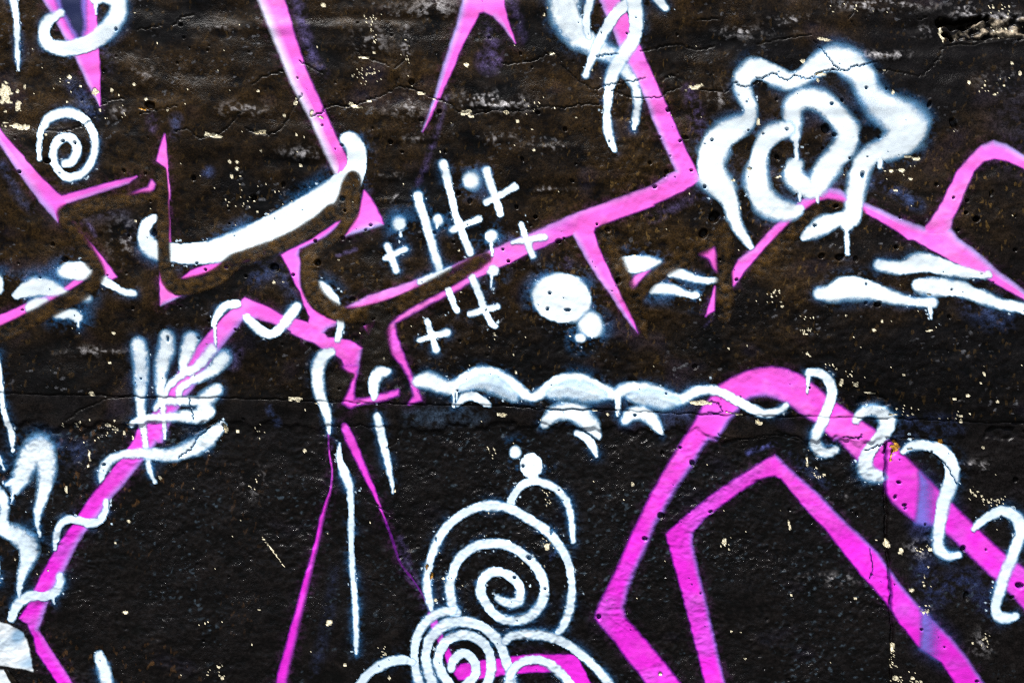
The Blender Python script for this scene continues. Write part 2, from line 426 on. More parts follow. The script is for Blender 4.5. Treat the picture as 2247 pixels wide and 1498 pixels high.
for t, lst in {
    'A4': [(1135, 685, 18, 32), (1300, 820, 24, 45), (455, 850, 30, 30), (510, 890, 16, 14), (1185, 1215, 15, 18), (1545, 1275, 12, 22), (1385, 1320, 14, 12), (1375, 1400, 12, 14), (1450, 1440, 20, 18), (735, 1030, 12, 8), (705, 1155, 18, 24), (808, 905, 12, 10), (560, 665, 14, 16), (140, 1035, 14, 18), (530, 1355, 14, 12), (615, 1040, 9, 9), (490, 685, 12, 12), (200, 855, 16, 14), (45, 880, 8, 10)],
    'B4': [(550, 340, 32, 26), (1445, 95, 24, 20), (1700, 295, 18, 16), (920, 280, 22, 18), (425, 335, 20, 22), (800, 650, 24, 20), (715, 645, 14, 12), (1270, 735, 12, 14), (385, 135, 16, 14), (650, 360, 14, 18), (1290, 558, 9, 10), (1485, 455, 13, 9), (1325, 165, 14, 10), (720, 520, 8, 8), (1380, 50, 14, 12), (520, 10, 14, 20), (350, 1200, 10, 8), (945, 85, 12, 10)],
    'B3': [(305, 685, 11, 16), (1330, 190, 24, 28), (1400, 85, 34, 40), (380, 240, 20, 18), (700, 160, 18, 14), (435, 690, 20, 8), (320, 580, 14, 14), (225, 80, 14, 12), (45, 370, 12, 10), (630, 125, 9, 9), (1275, 1060, 16, 14), (1085, 1240, 8, 8), (330, 1185, 7, 7), (770, 500, 18, 22), (1550, 490, 14, 12)],
    'A3': [(980, 1070, 15, 17), (1010, 1225, 18, 14), (420, 850, 14, 14), (1210, 900, 24, 14), (140, 1050, 10, 20), (490, 1080, 10, 8), (1090, 1130, 14, 16), (1115, 1025, 14, 10), (1045, 900, 10, 9), (1100, 720, 14, 14), (1180, 925, 14, 10), (1250, 1120, 16, 14), (830, 215, 8, 10), (1160, 225, 10, 12), (465, 1190, 18, 10), (240, 740, 18, 14), (1390, 920, 14, 14), (660, 210, 5, 6), (710, 930, 9, 12), (100, 1360, 14, 16), (1340, 1230, 12, 14), (225, 1425, 12, 10)],
    'A2': [(630, 1310, 20, 22), (240, 1210, 14, 18), (35, 1295, 16, 16), (1400, 1270, 18, 18), (1090, 545, 20, 18), (1600, 250, 10, 10), (955, 185, 8, 10), (650, 1385, 12, 10), (365, 1380, 8, 12), (950, 935, 14, 14), (1250, 350, 8, 8), (1025, 1000, 14, 10), (830, 845, 10, 12), (1310, 1000, 10, 12), (1270, 735, 14, 14), (1470, 1330, 16, 20), (585, 980, 8, 8), (820, 1480, 14, 12), (500, 825, 10, 8)],
    'A1': [(1270, 1170, 14, 22), (820, 1125, 14, 18), (975, 695, 32, 26), (1655, 1295, 18, 14), (140, 1135, 14, 12), (320, 1060, 18, 18), (960, 1145, 10, 12), (990, 1325, 10, 10), (1185, 160, 14, 12), (1205, 245, 14, 12), (150, 190, 7, 9), (675, 465, 7, 7), (1635, 340, 8, 8), (1500, 1470, 8, 10), (440, 265, 6, 4), (500, 945, 12, 14), (455, 130, 6, 6)],
    'B1': [(430, 360, 20, 16), (350, 260, 12, 14), (1010, 190, 20, 30), (125, 385, 12, 8), (270, 480, 12, 12), (1185, 670, 14, 12), (1100, 880, 10, 24), (1350, 425, 12, 12), (1490, 410, 16, 10), (1295, 382, 14, 9), (1615, 468, 12, 12), (1305, 875, 10, 12), (850, 205, 10, 14), (1550, 820, 8, 10), (885, 1170, 6, 9), (1505, 120, 8, 8), (605, 420, 8, 14), (500, 430, 6, 6)],
    'B2': [(185, 410, 24, 22), (470, 380, 20, 24), (700, 620, 16, 12), (650, 35, 10, 9), (785, 165, 14, 9), (310, 460, 12, 12), (1310, 1355, 9, 9), (450, 235, 16, 16), (1725, 370, 12, 12), (1365, 245, 12, 12), (840, 750, 14, 8), (1605, 1110, 6, 6)],
    'C3': [(905, 545, 18, 20), (915, 190, 14, 16), (1085, 245, 14, 18), (285, 640, 9, 22), (160, 790, 16, 18), (820, 680, 16, 12), (555, 1125, 14, 18), (250, 965, 12, 14), (1190, 525, 14, 9), (125, 270, 12, 14), (75, 900, 8, 8), (330, 405, 9, 7)],
    'C4': [(815, 360, 16, 10), (795, 445, 10, 14), (850, 490, 16, 10), (1190, 1000, 16, 26), (1180, 735, 16, 18), (1490, 940, 22, 16), (1305, 742, 10, 10), (1065, 1292, 8, 8), (1255, 1490, 12, 10), (1445, 1010, 16, 12), (935, 1192, 10, 10), (1475, 345, 16, 14), (1395, 555, 8, 8), (785, 940, 6, 6), (965, 600, 8, 10)],
    'C2': [(1080, 685, 7, 16)],
}.items():
    ox, oy, s = TILES[t]
    for cx, cy, rx, ry in lst:
        pit(ox + cx / s, oy + cy / s, rx / s, ry / s, 0.0011 * min(rx, ry) / s ** .5 * .75, rng.uniform(-.5, .5))
for _ in range(520):
    x, y = rng.uniform(-60, 2300), rng.uniform(-60, 1540)
    r = 1.2 + rng.random() ** 3 * 3.0
    pit(x, y, r, r * rng.uniform(.7, 1.4), .0011 * r, rng.uniform(0, 3))
for _ in range(300):
    x, y = rng.uniform(-1300, 3500), rng.uniform(YTOP, YBOT)
    if -60 < x < 2300 and -60 < y < 1540:
        continue
    pit(x, y, 7, 7, .003)

CREAM, ORANGE, GREY = np.array([0.82, 0.74, 0.52]), np.array([0.50, 0.25, 0.04]), np.array([0.36, 0.35, 0.36])
BIGCHIPS = []
BARE = np.zeros(GX.shape + (3,)); BARE[:] = CREAM
def chip(x, y, rx, ry, rot=0.0, col=None, dep=0.0007, jag=.55):
    m = 2.0 * max(rx, ry) + 5
    j0, j1, i0, i1 = box_idx(x - m, y - m, x + m, y + m)
    sl_ = np.s_[j0:j1, i0:i1]
    c, s = math.cos(rot), math.sin(rot)
    u, v = GX[sl_] - x, GY[sl_] - y
    d = np.sqrt(((u * c + v * s) / rx) ** 2 + ((-u * s + v * c) / ry) ** 2) + jag * (.55 * n_fine[sl_] + .35 * n_grit[sl_])
    k = sstep(1.05, .85, d)
    if max(rx, ry) >= 4.6:
        BIGCHIPS.append(((j0, j1, i0, i1), k > .3, col is not None))
    CHIP[sl_] = np.maximum(CHIP[sl_], k)
    H[sl_] -= dep * k
    if col is not None:
        w = (k > .05)[..., None]
        BARE[sl_] = np.where(w, col, BARE[sl_])

for t, lst in {
    'A1': [(30, 620, 38, 70), (115, 690, 16, 30), (110, 600, 14, 26), (115, 832, 92, 18), (625, 600, 26, 34), (455, 505, 14, 16), (525, 565, 12, 9), (880, 560, 13, 15), (660, 725, 9, 15), (705, 780, 10, 14), (1400, 890, 52, 18), (305, 885, 15, 14), (1700, 870, 42, 14), (780, 628, 9, 12), (1105, 725, 8, 12), (960, 655, 10, 9), (30, 730, 10, 9), (440, 670, 8, 10), (155, 570, 8, 14), (730, 190 + 400, 8, 12), (1690, 600, 8, 8), (1520, 1160, 9, 12), (1555, 1060, 10, 12), (1508, 1060, 9, 9), (1553, 1105, 8, 14), (1575, 1155, 8, 8), (1715, 990, 9, 9), (1220, 685, 8, 10), (1235, 588, 7, 9)],
    'A2': [(85, 870, 40, 14), (325, 670, 13, 22), (430, 740, 10, 26), (465, 765, 36, 9), (710, 695, 52, 15), (810, 665, 16, 8), (1155, 615, 26, 13), (1450, 435, 22, 16), (1435, 745, 36, 14), (1480, 768, 20, 9), (1700, 740, 20, 11), (1240, 655, 20, 5), (95, 990, 8, 8), (350, 1085, 9, 9), (330, 885, 6, 9), (80, 598, 9, 9), (250, 755, 8, 12), (180, 1255, 8, 12), (1035, 1210, 12, 8), (770, 1380 - 1000, 30, 7), (1350, 1100, 8, 6), (505, 30, 14, 12)],
    'A3': [(1265, 570, 52, 15), (25, 740, 20, 12), (1690, 800, 8, 24), (1635, 1105, 16, 11), (1575, 1370, 9, 20), (350, 710, 14, 7), (335, 350, 18, 8), (1530, 1185, 9, 7), (105, 795, 12, 14), (215, 985, 14, 16)],
    'A4': [(410, 490, 32, 12), (990, 1025, 20, 9), (1060, 1045, 24, 12), (960, 1115, 18, 12), (890, 1125, 14, 16), (1020, 1175, 12, 9), (915, 1250, 16, 9), (155, 1160, 24, 8), (15, 810, 12, 14), (440, 262, 62, 9), (1395, 548, 9, 15), (895, 612, 7, 14), (845, 465, 16, 7), (1495, 562, 8, 10), (300, 405, 14, 14), (1680, 422, 9, 14), (1730, 485, 9, 16), (395, 530, 9, 10), (1225, 230, 12, 60), (1565, 625, 14, 5)],
    'B1': [(595, 1240, 17, 11), (745, 840, 11, 8), (700, 1440, 20, 10), (760, 1475, 16, 12), (1475, 1465, 14, 26), (714, 1040, 8, 10), (895, 108, 8, 8)],
    'B2': [(315, 1275, 42, 14), (1680, 1378, 30, 10), (470, 1300, 32, 4), (740, 1304, 16, 4), (245, 505, 10, 9), (183, 505, 7, 9)],
    'B3': [(1315, 1295, 66, 18), (15, 1375, 20, 9), (612, 1348, 14, 7), (1690, 1425, 14, 12), (100, 1100, 9, 13), (700, 1375, 8, 9), (1495, 942, 9, 7), (80, 980, 6, 8), (1530, 1368, 60, 4)],
    'B4': [(560, 1165, 10, 26), (650, 1175, 20, 13), (880, 1065, 11, 10), (965, 1110, 11, 10), (1385, 1250, 16, 10), (1300, 1272, 12, 7), (775, 820, 15, 9), (1150, 822, 28, 5), (825, 765, 8, 14), (885, 765, 11, 7), (170, 665, 14, 8), (1345, 1420, 8, 10), (680, 935, 10, 7), (1470, 1170, 9, 7), (1495, 1060, 6, 14), (1495, 1110, 6, 14), (735, 1232, 36, 7), (910, 1375, 40, 7), (1140, 587, 14, 6), (1580, 1290, 8, 10)],
    'C1': [(1275, 50, 12, 20), (500, 265, 13, 13), (375, 400, 10, 20), (555, 100, 8, 10), (710, 1100, 20, 10), (905, 330, 8, 10), (725, 580, 12, 11), (700, 80, 8, 14), (505, 200, 6, 30), (1470, 1083, 10, 7), (650, 705, 7, 6), (1240, 1410, 10, 6), (1260, 1475, 9, 9), (750, 105, 8, 12), (1345, 70, 8, 8)],
    'C2': [(480, 1150, 18, 18), (70, 1082, 11, 7), (330, 180, 8, 10), (815, 1470, 10, 14), (565, 1395, 10, 12), (845, 405, 8, 12), (1120, 905, 12, 5), (1080, 625 + 400, 8, 10)],
    'C3': [(260, 720, 22, 18), (905, 1450, 12, 12), (1270, 690, 12, 20), (1360, 1205, 8, 7), (1385, 1358, 10, 7), (745, 368, 7, 9), (1465, 15, 12, 14)],
    'C4': [(745, 705, 14, 30), (770, 1300, 10, 40), (825, 750, 16, 16), (295, 235, 12, 24), (565, 1015, 13, 10), (880, 970, 10, 8), (1285, 158, 12, 7), (875, 167, 16, 12), (785, 1465, 12, 20), (885, 1470, 16, 14), (990, 740, 9, 8), (690, 688, 5, 5), (15, 20, 20, 12), (190, 600, 5, 30)],
}.items():
    ox, oy, s = TILES[t]
    for cx, cy, rx, ry in lst:
        chip(ox + cx / s, oy + cy / s, .92 * rx / s, .9 * ry / s, rng.uniform(-.25, .25))
for t, cx, cy, rx, ry in [('C4', 790, 165, 30, 30), ('C4', 770, 215, 14, 30), ('C2', 1030, 830, 11, 20), ('C2', 1052, 890, 5, 22), ('A1', 940, 720, 30, 9), ('C4', 1045, 125, 12, 12)]:
    ox, oy, s = TILES[t]
    chip(ox + cx / s, oy + cy / s, rx / s, ry / s, .2, ORANGE, .002)
# crowds of tiny flecks
for t, cx, cy, rx, ry, n, r in [
    ('A2', 800, 500, 90, 60, 60, 1.8), ('A2', 820, 130, 60, 40, 34, 1.6), ('A2', 840, 260, 40, 60, 20, 1.5), ('A1', 1580, 1300, 110, 120, 26, 2.0), ('A1', 760, 740, 120, 60, 22, 1.9), ('A1', 400, 560, 90, 60, 14, 2.0),
    ('B4', 130, 600, 90, 40, 22, 2.2), ('B4', 330, 740, 60, 22, 22, 1.9), ('B4', 330, 835, 60, 34, 26, 2.2), ('B4', 350, 975, 50, 20, 14, 2.2), ('B4', 470, 1060, 70, 24, 20, 2.0), ('B4', 620, 1120, 80, 40, 14, 2.2), ('B4', 1000, 1340, 160, 30, 22, 2.0), ('B4', 1300, 1400, 100, 40, 16, 2.2),
    ('C4', 350, 325, 45, 24, 22, 2.2), ('C4', 1240, 420, 30, 26, 18, 2.4), ('C4', 1355, 455, 66, 34, 40, 2.5), ('C4', 945, 1080, 28, 30, 30, 2.2), ('C4', 1280, 1270, 40, 36, 22, 2.2), ('C4', 940, 740, 40, 28, 20, 2.0), ('C4', 860, 1480, 90, 30, 30, 2.4), ('C4', 770, 1380, 14, 120, 30, 2.0), ('C4', 955, 900, 20, 70, 14, 2.0),
    ('C2', 1180, 900, 40, 50, 16, 1.8), ('C2', 780, 1320, 24, 30, 22, 2.0), ('C2', 1410, 190, 50, 30, 30, 2.0), ('C2', 80, 70, 60, 40, 14, 2.0),
    ('C3', 260, 440, 40, 60, 26, 1.8), ('C3', 270, 700, 40, 30, 20, 1.8), ('C3', 1280, 690, 40, 40, 14, 2.0), ('C1', 1140, 1160, 90, 30, 12, 1.8), ('C1', 600, 80, 180, 40, 20, 2.2), ('C1', 1240, 1440, 60, 60, 16, 2.0), ('C1', 1440, 380, 50, 60, 14, 1.7),
    ('A4', 930, 1110, 140, 80, 26, 1.8), ('A4', 1500, 570, 200, 60, 24, 1.8), ('A4', 600, 60, 200, 50, 20, 1.8), ('A4', 1600, 70, 140, 40, 24, 2.4), ('A4', 1620, 190, 140, 40, 22, 2.2),
    ('A3', 200, 690, 120, 40, 18, 1.7), ('A3', 290, 60, 50, 50, 8, 1.6), ('B2', 1640, 850, 30, 40, 8, 1.7), ('B1', 600, 1440, 240, 40, 20, 2.2), ('B3', 150, 950, 120, 120, 6, 2.0), ('A2', 130, 1350, 160, 130, 24, 1.8), ('A2', 1060, 330, 20, 120, 18, 1.7),
]:
    ox, oy, s = TILES[t]
    for _ in range(int(n * .62)):
        x, y = ox + (cx + rng.normal(0, .55) * rx) / s, oy + (cy + rng.normal(0, .55) * ry) / s
        k = r * rng.uniform(.4, .9)
        chip(x, y, k, k * rng.uniform(.6, 1.3), rng.uniform(-1, 1), None, .0004, .3)
for _ in range(220):
    k = 0.8 + rng.random() ** 3 * 1.5
    chip(rng.uniform(-20, 2270), rng.uniform(-20, 1520), k, k * rng.uniform(.6, 1.4), rng.uniform(-1, 1), None, .0004, .3)
# scratch
for f in np.linspace(0, 1, 26):
    chip(575 + 48 * f + rng.normal(0, .6), 1180 + 64 * f + rng.normal(0, .6), 1.3 + 1.6 * rng.random() * (abs(f - .4) < .25), 1.2, .9, None, .0003, .2)

# ridges with speckled grey streaks in the coat's colour
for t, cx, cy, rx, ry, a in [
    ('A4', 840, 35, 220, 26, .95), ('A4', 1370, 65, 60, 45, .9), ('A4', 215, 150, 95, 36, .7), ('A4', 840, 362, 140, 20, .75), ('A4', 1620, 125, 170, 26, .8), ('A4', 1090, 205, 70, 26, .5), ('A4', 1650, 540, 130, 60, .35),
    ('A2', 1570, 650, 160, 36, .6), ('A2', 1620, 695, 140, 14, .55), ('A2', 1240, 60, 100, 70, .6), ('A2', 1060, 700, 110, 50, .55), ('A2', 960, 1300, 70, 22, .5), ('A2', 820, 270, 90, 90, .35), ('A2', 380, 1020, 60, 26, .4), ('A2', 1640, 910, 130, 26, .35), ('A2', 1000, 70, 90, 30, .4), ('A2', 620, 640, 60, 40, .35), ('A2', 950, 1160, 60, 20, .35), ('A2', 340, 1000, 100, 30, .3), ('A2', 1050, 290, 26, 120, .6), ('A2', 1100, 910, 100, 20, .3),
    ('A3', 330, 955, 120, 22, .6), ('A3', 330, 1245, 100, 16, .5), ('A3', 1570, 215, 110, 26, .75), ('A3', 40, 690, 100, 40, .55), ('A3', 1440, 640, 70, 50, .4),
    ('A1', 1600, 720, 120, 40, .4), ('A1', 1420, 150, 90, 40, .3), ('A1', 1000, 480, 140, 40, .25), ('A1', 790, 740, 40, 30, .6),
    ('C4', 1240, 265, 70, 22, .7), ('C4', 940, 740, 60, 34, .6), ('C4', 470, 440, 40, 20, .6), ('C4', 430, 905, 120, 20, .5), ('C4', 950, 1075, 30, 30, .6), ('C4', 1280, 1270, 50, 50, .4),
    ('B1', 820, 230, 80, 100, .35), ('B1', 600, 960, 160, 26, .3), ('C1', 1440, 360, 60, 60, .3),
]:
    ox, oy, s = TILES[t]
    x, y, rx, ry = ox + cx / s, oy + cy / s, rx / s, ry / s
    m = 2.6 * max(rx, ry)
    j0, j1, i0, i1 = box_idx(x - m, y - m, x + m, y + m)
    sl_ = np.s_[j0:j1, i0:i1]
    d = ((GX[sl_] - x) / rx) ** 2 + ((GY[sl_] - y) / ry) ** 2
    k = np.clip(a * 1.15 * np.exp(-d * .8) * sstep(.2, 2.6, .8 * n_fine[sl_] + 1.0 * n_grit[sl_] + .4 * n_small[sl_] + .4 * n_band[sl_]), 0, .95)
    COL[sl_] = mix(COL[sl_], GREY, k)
    if ry < rx:
        H[sl_] += .0028 * np.exp(-((GX[sl_] - x) / rx / 1.3) ** 2 - ((GY[sl_] - y - ry * .6) / ry) ** 2)

# the broken-out hollow near the upper right corner
hol, hb = shape_sd([('p', P('A4', [(1165, 125), (1300, 130), (1400, 105), (1500, 120), (1560, 105), (1480, 150), (1400, 190), (1310, 220), (1260, 200), (1200, 170)])),
                    ('p', P('A4', [(1230, 215), (1270, 200), (1300, 260), (1260, 275)]))])
hs = np.s_[hb[0]:hb[1], hb[2]:hb[3]]
k = sstep(0, -8, hol + 4 * n_fine[hs])
H[hs] -= 0.035 * k
COL[hs] = mix(COL[hs], np.array([0.006, 0.004, 0.002]), k * .95)
brk, hb = shape_sd([('p', P('A4', [(1260, 260), (1330, 200), (1500, 130), (1560, 110), (1900, 100), (1900, 250), (1600, 255), (1400, 275)]))])
hs = np.s_[hb[0]:hb[1], hb[2]:hb[3]]
k = sstep(4, -6, brk + 3 * n_fine[hs])
H[hs] += k * (-0.004 + .0035 * n_lump[hs] + .0018 * n_fine[hs])
COL[hs] = mix(COL[hs], np.array([0.34, 0.28, 0.20]), np.clip(k * (0.05 + .4 * n_fine[hs] + .35 * n_lump[hs] + .2 * n_grit[hs]), 0, .9))  # pale broken plaster, with ridge highlights put into the colour
# broken rims on the ledge and beside the vertical joint
for t, pts in [('C4', [(1290, 60), (1360, 40), (1521, 30), (1560, 110), (1400, 120), (1290, 110)]), ('B4', [(650, 1300), (740, 1230), (800, 1260), (900, 1310), (780, 1330)]),
               ('C4', [(735, 100), (790, 110), (810, 190), (770, 230), (740, 200)])]:
    sd, hb = shape_sd([('p', P(t, pts))])
    hs = np.s_[hb[0]:hb[1], hb[2]:hb[3]]
    H[hs] += sstep(4, -4, sd + 3 * n_fine[hs]) * (-.006 + .0025 * n_lump[hs])

H -= 0.0036 * np.clip(CRACK, 0, 1)
COL = mix(COL, BARE * (0.85 + .10 * np.clip(n_fine, -2, 2))[..., None], CHIP)
COL = mix(COL, np.array([0.006, 0.005, 0.004]), np.clip(CRACK, 0, 1) * .85 * (1 - CHIP))
COL = mix(COL, COL * .7, PIT * .6)
COL = mix(COL, np.array([0.003, 0.002, 0.002]), dv * .9 * (1 - CHIP))
DAM = (1 - CHIP) * (1 - .93 * np.clip(CRACK * 1.1, 0, 1)) * (1 - .80 * sstep(.45, 1.0, PIT)) * (1 - .6 * jopen ** 2 * sstep(-.2, .8, n_small)) * (1 - .85 * dv)

# ------------------------------------------------------------------ materials
def nt_mat(name):
    m = bpy.data.materials.new(name); m.use_nodes = True
    return m, m.node_tree, m.node_tree.nodes['Principled BSDF']

def wall_mat(name, rough0, spec, bump, grain_scale):
    m, t, b = nt_mat(name)
    N, L = t.nodes, t.links
    at = N.new('ShaderNodeAttribute'); at.attribute_name = 'coat'
    tc = N.new('ShaderNodeTexCoord')
    n1 = N.new('ShaderNodeTexNoise'); n1.inputs['Scale'].default_value = grain_scale; n1.inputs['Detail'].default_value = 6; n1.inputs['Roughness'].default_value = .65
    n2 = N.new('ShaderNodeTexNoise'); n2.inputs['Scale'].default_value = 22; n2.inputs['Detail'].default_value = 5
    for n in (n1, n2): L.new(tc.outputs['Object'], n.inputs['Vector'])
    mr = N.new('ShaderNodeMapRange'); mr.inputs['From Min'].default_value = .3; mr.inputs['From Max'].default_value = .7
    mr.inputs['To Min'].default_value = .2; mr.inputs['To Max'].default_value = 1.9
    L.new(n1.outputs['Fac'], mr.inputs['Value'])
    mx = N.new('ShaderNodeMix'); mx.data_type = 'RGBA'; mx.blend_type = 'MULTIPLY'; mx.inputs['Factor'].default_value = 1
    L.new(at.outputs['Color'], mx.inputs['A']); L.new(mr.outputs['Result'], mx.inputs['B'])
    L.new(mx.outputs['Result'], b.inputs['Base Color'])
    rr = N.new('ShaderNodeMapRange'); rr.inputs['From Min'].default_value = .3; rr.inputs['From Max'].default_value = .7
    rr.inputs['To Min'].default_value = rough0 - .12; rr.inputs['To Max'].default_value = rough0 + .14
    L.new(n2.outputs['Fac'], rr.inputs['Value']); L.new(rr.outputs['Result'], b.inputs['Roughness'])
    b.inputs['Specular IOR Level'].default_value = spec
    bp = N.new('ShaderNodeBump'); bp.inputs['Strength'].default_value = bump; bp.inputs['Distance'].default_value = .0036
    n3 = N.new('ShaderNodeTexNoise'); n3.inputs['Scale'].default_value = 9; n3.inputs['Detail'].default_value = 4
    L.new(tc.outputs['Object'], n3.inputs['Vector'])
    ms = N.new('ShaderNodeMapRange'); ms.inputs['From Min'].default_value = .38; ms.inputs['From Max'].default_value = .62
    ms.inputs['To Min'].default_value = bump * .25; ms.inputs['To Max'].default_value = bump
    L.new(n3.outputs['Fac'], ms.inputs['Value']); L.new(ms.outputs['Result'], bp.inputs['Strength'])
    L.new(n1.outputs['Fac'], bp.inputs['Height']); L.new(bp.outputs['Normal'], b.inputs['Normal'])
    return m

def paint_mat(name, rough0, spec, speck, bump=.22, mottle=(.94, 1.04)):
    m, t, b = nt_mat(name)
    N, L = t.nodes, t.links
    at = N.new('ShaderNodeAttribute'); at.attribute_name = 'paint'
    tc = N.new('ShaderNodeTexCoord')
    n1 = N.new('ShaderNodeTexNoise'); n1.inputs['Scale'].default_value = 330; n1.inputs['Detail'].default_value = 4; n1.inputs['Roughness'].default_value = .7
    n2 = N.new('ShaderNodeTexNoise'); n2.inputs['Scale'].default_value = 14; n2.inputs['Detail'].default_value = 6
    for n in (n1, n2): L.new(tc.outputs['Object'], n.inputs['Vector'])
    # thin paint breaks into specks: alpha + noise * a(1-a)
    def math_(op, a, c):
        q = N.new('ShaderNodeMath'); q.operation = op
        for i, v in enumerate((a, c)):
            if isinstance(v, (int, float)): q.inputs[i].default_value = v
            else: L.new(v, q.inputs[i])
        return q.outputs[0]
    A = at.outputs['Alpha']
    e = math_('MULTIPLY', math_('MULTIPLY', A, math_('SUBTRACT', 1.0, A)), speck)
    nn = math_('SUBTRACT', n1.outputs['Fac'], .5)
    al = N.new('ShaderNodeMath'); al.operation = 'ADD'; al.use_clamp = True
    L.new(A, al.inputs[0]); L.new(math_('MULTIPLY', e, nn), al.inputs[1])
    L.new(al.outputs[0], b.inputs['Alpha'])
    mr = N.new('ShaderNodeMapRange'); mr.inputs['From Min'].default_value = .3; mr.inputs['From Max'].default_value = .7
    mr.inputs['To Min'].default_value = mottle[0]; mr.inputs['To Max'].default_value = mottle[1]
    L.new((n1 if bump > .5 else n2).outputs['Fac'], mr.inputs['Value'])
    mx = N.new('ShaderNodeMix'); mx.data_type = 'RGBA'; mx.blend_type = 'MULTIPLY'; mx.inputs['Factor'].default_value = 1
    L.new(at.outputs['Color'], mx.inputs['A']); L.new(mr.outputs['Result'], mx.inputs['B'])
    L.new(mx.outputs['Result'], b.inputs['Base Color'])
    b.inputs['Roughness'].default_value = rough0
    b.inputs['Specular IOR Level'].default_value = spec
    bp = N.new('ShaderNodeBump'); bp.inputs['Strength'].default_value = bump; bp.inputs['Distance'].default_value = .0015
    L.new(n1.outputs['Fac'], bp.inputs['Height']); L.new(bp.outputs['Normal'], b.inputs['Normal'])
    return m

M_UP = wall_mat('black_coat_on_plaster', .33, .12, .55, 190)
M_LOW = wall_mat('black_coat_on_rough_concrete', .19, .21, 1.0, 120)
M_WHITE = paint_mat('white_spray_paint', .50, .25, 3.6, .2, (.93, 1.04))
M_PINK = paint_mat('pink_spray_paint', .42, .26, 3.6, .35, (.86, 1.08))
M_BROWN = paint_mat('brown_black_spray_paint', .38, .22, 4.0, .9, (.35, 1.7))

# ------------------------------------------------------------------ the wall
wall = bpy.data.objects.new('concrete_wall', None)
C.objects.link(wall)
wall.location = (0, 0, 0)
wall['label'] = 'black painted concrete wall covered in pink and white graffiti'
wall['category'] = 'wall'
wall['kind'] = 'thing'

OFFSET = np.zeros(GX.shape)
def part_mesh(name, cells, col, mat, attr, off=0.0, label=None, kind=None, parent=wall, bx=None):
    """a sheet of the wall's own grid: cells = boolean cell mask inside bx; col = rgba per vertex inside bx"""
    j0, j1, i0, i1 = bx if bx else (0, NY, 0, NX)
    h, w = j1 - j0, i1 - i0
    use = np.zeros((h, w), bool)
    use[:-1, :-1] |= cells; use[1:, :-1] |= cells; use[:-1, 1:] |= cells; use[1:, 1:] |= cells
    idx = np.full((h, w), -1, np.int32)
    nv = int(use.sum())
    if nv == 0:
        return None
    idx[use] = np.arange(nv, dtype=np.int32)
    gx, gy, hh = GX[j0:j1, i0:i1][use], GY[j0:j1, i0:i1][use], H[j0:j1, i0:i1][use]
    co = np.empty((nv, 3), np.float32)
    co[:, 0] = (gx - 1123.5) * PX
    co[:, 1] = -(hh + off)
    co[:, 2] = ZC - (gy - 749) * PX
    q = np.stack([idx[:-1, :-1][cells], idx[1:, :-1][cells], idx[1:, 1:][cells], idx[:-1, 1:][cells]], 1).astype(np.int32)
    me = bpy.data.meshes.new(name)
    nf = len(q)
    me.vertices.add(nv); me.vertices.foreach_set('co', co.ravel())
    me.loops.add(nf * 4); me.loops.foreach_set('vertex_index', q.ravel())
    me.polygons.add(nf); me.polygons.foreach_set('loop_start', np.arange(0, nf * 4, 4, dtype=np.int32))
    me.polygons.foreach_set('use_smooth', np.ones(nf, bool))
    a = me.attributes.new(attr, 'FLOAT_COLOR', 'POINT')
    a.data.foreach_set('color', np.ascontiguousarray(col[use], dtype=np.float32).ravel())
    me.update(calc_edges=True)
    me.materials.append(mat)
    o = bpy.data.objects.new(name, me)
    C.objects.link(o)
    o.parent = parent
    if label: o['label'] = label
    if kind: o['kind'] = kind
    return o

# ------------------------------------------------------------------ paint
PINKS = []
ORDER = [0]
QUEUE = []
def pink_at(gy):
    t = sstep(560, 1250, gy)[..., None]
    return np.array([0.88, 0.125, 0.66]) * (1 - t) + np.array([0.64, 0.018, 0.56]) * t

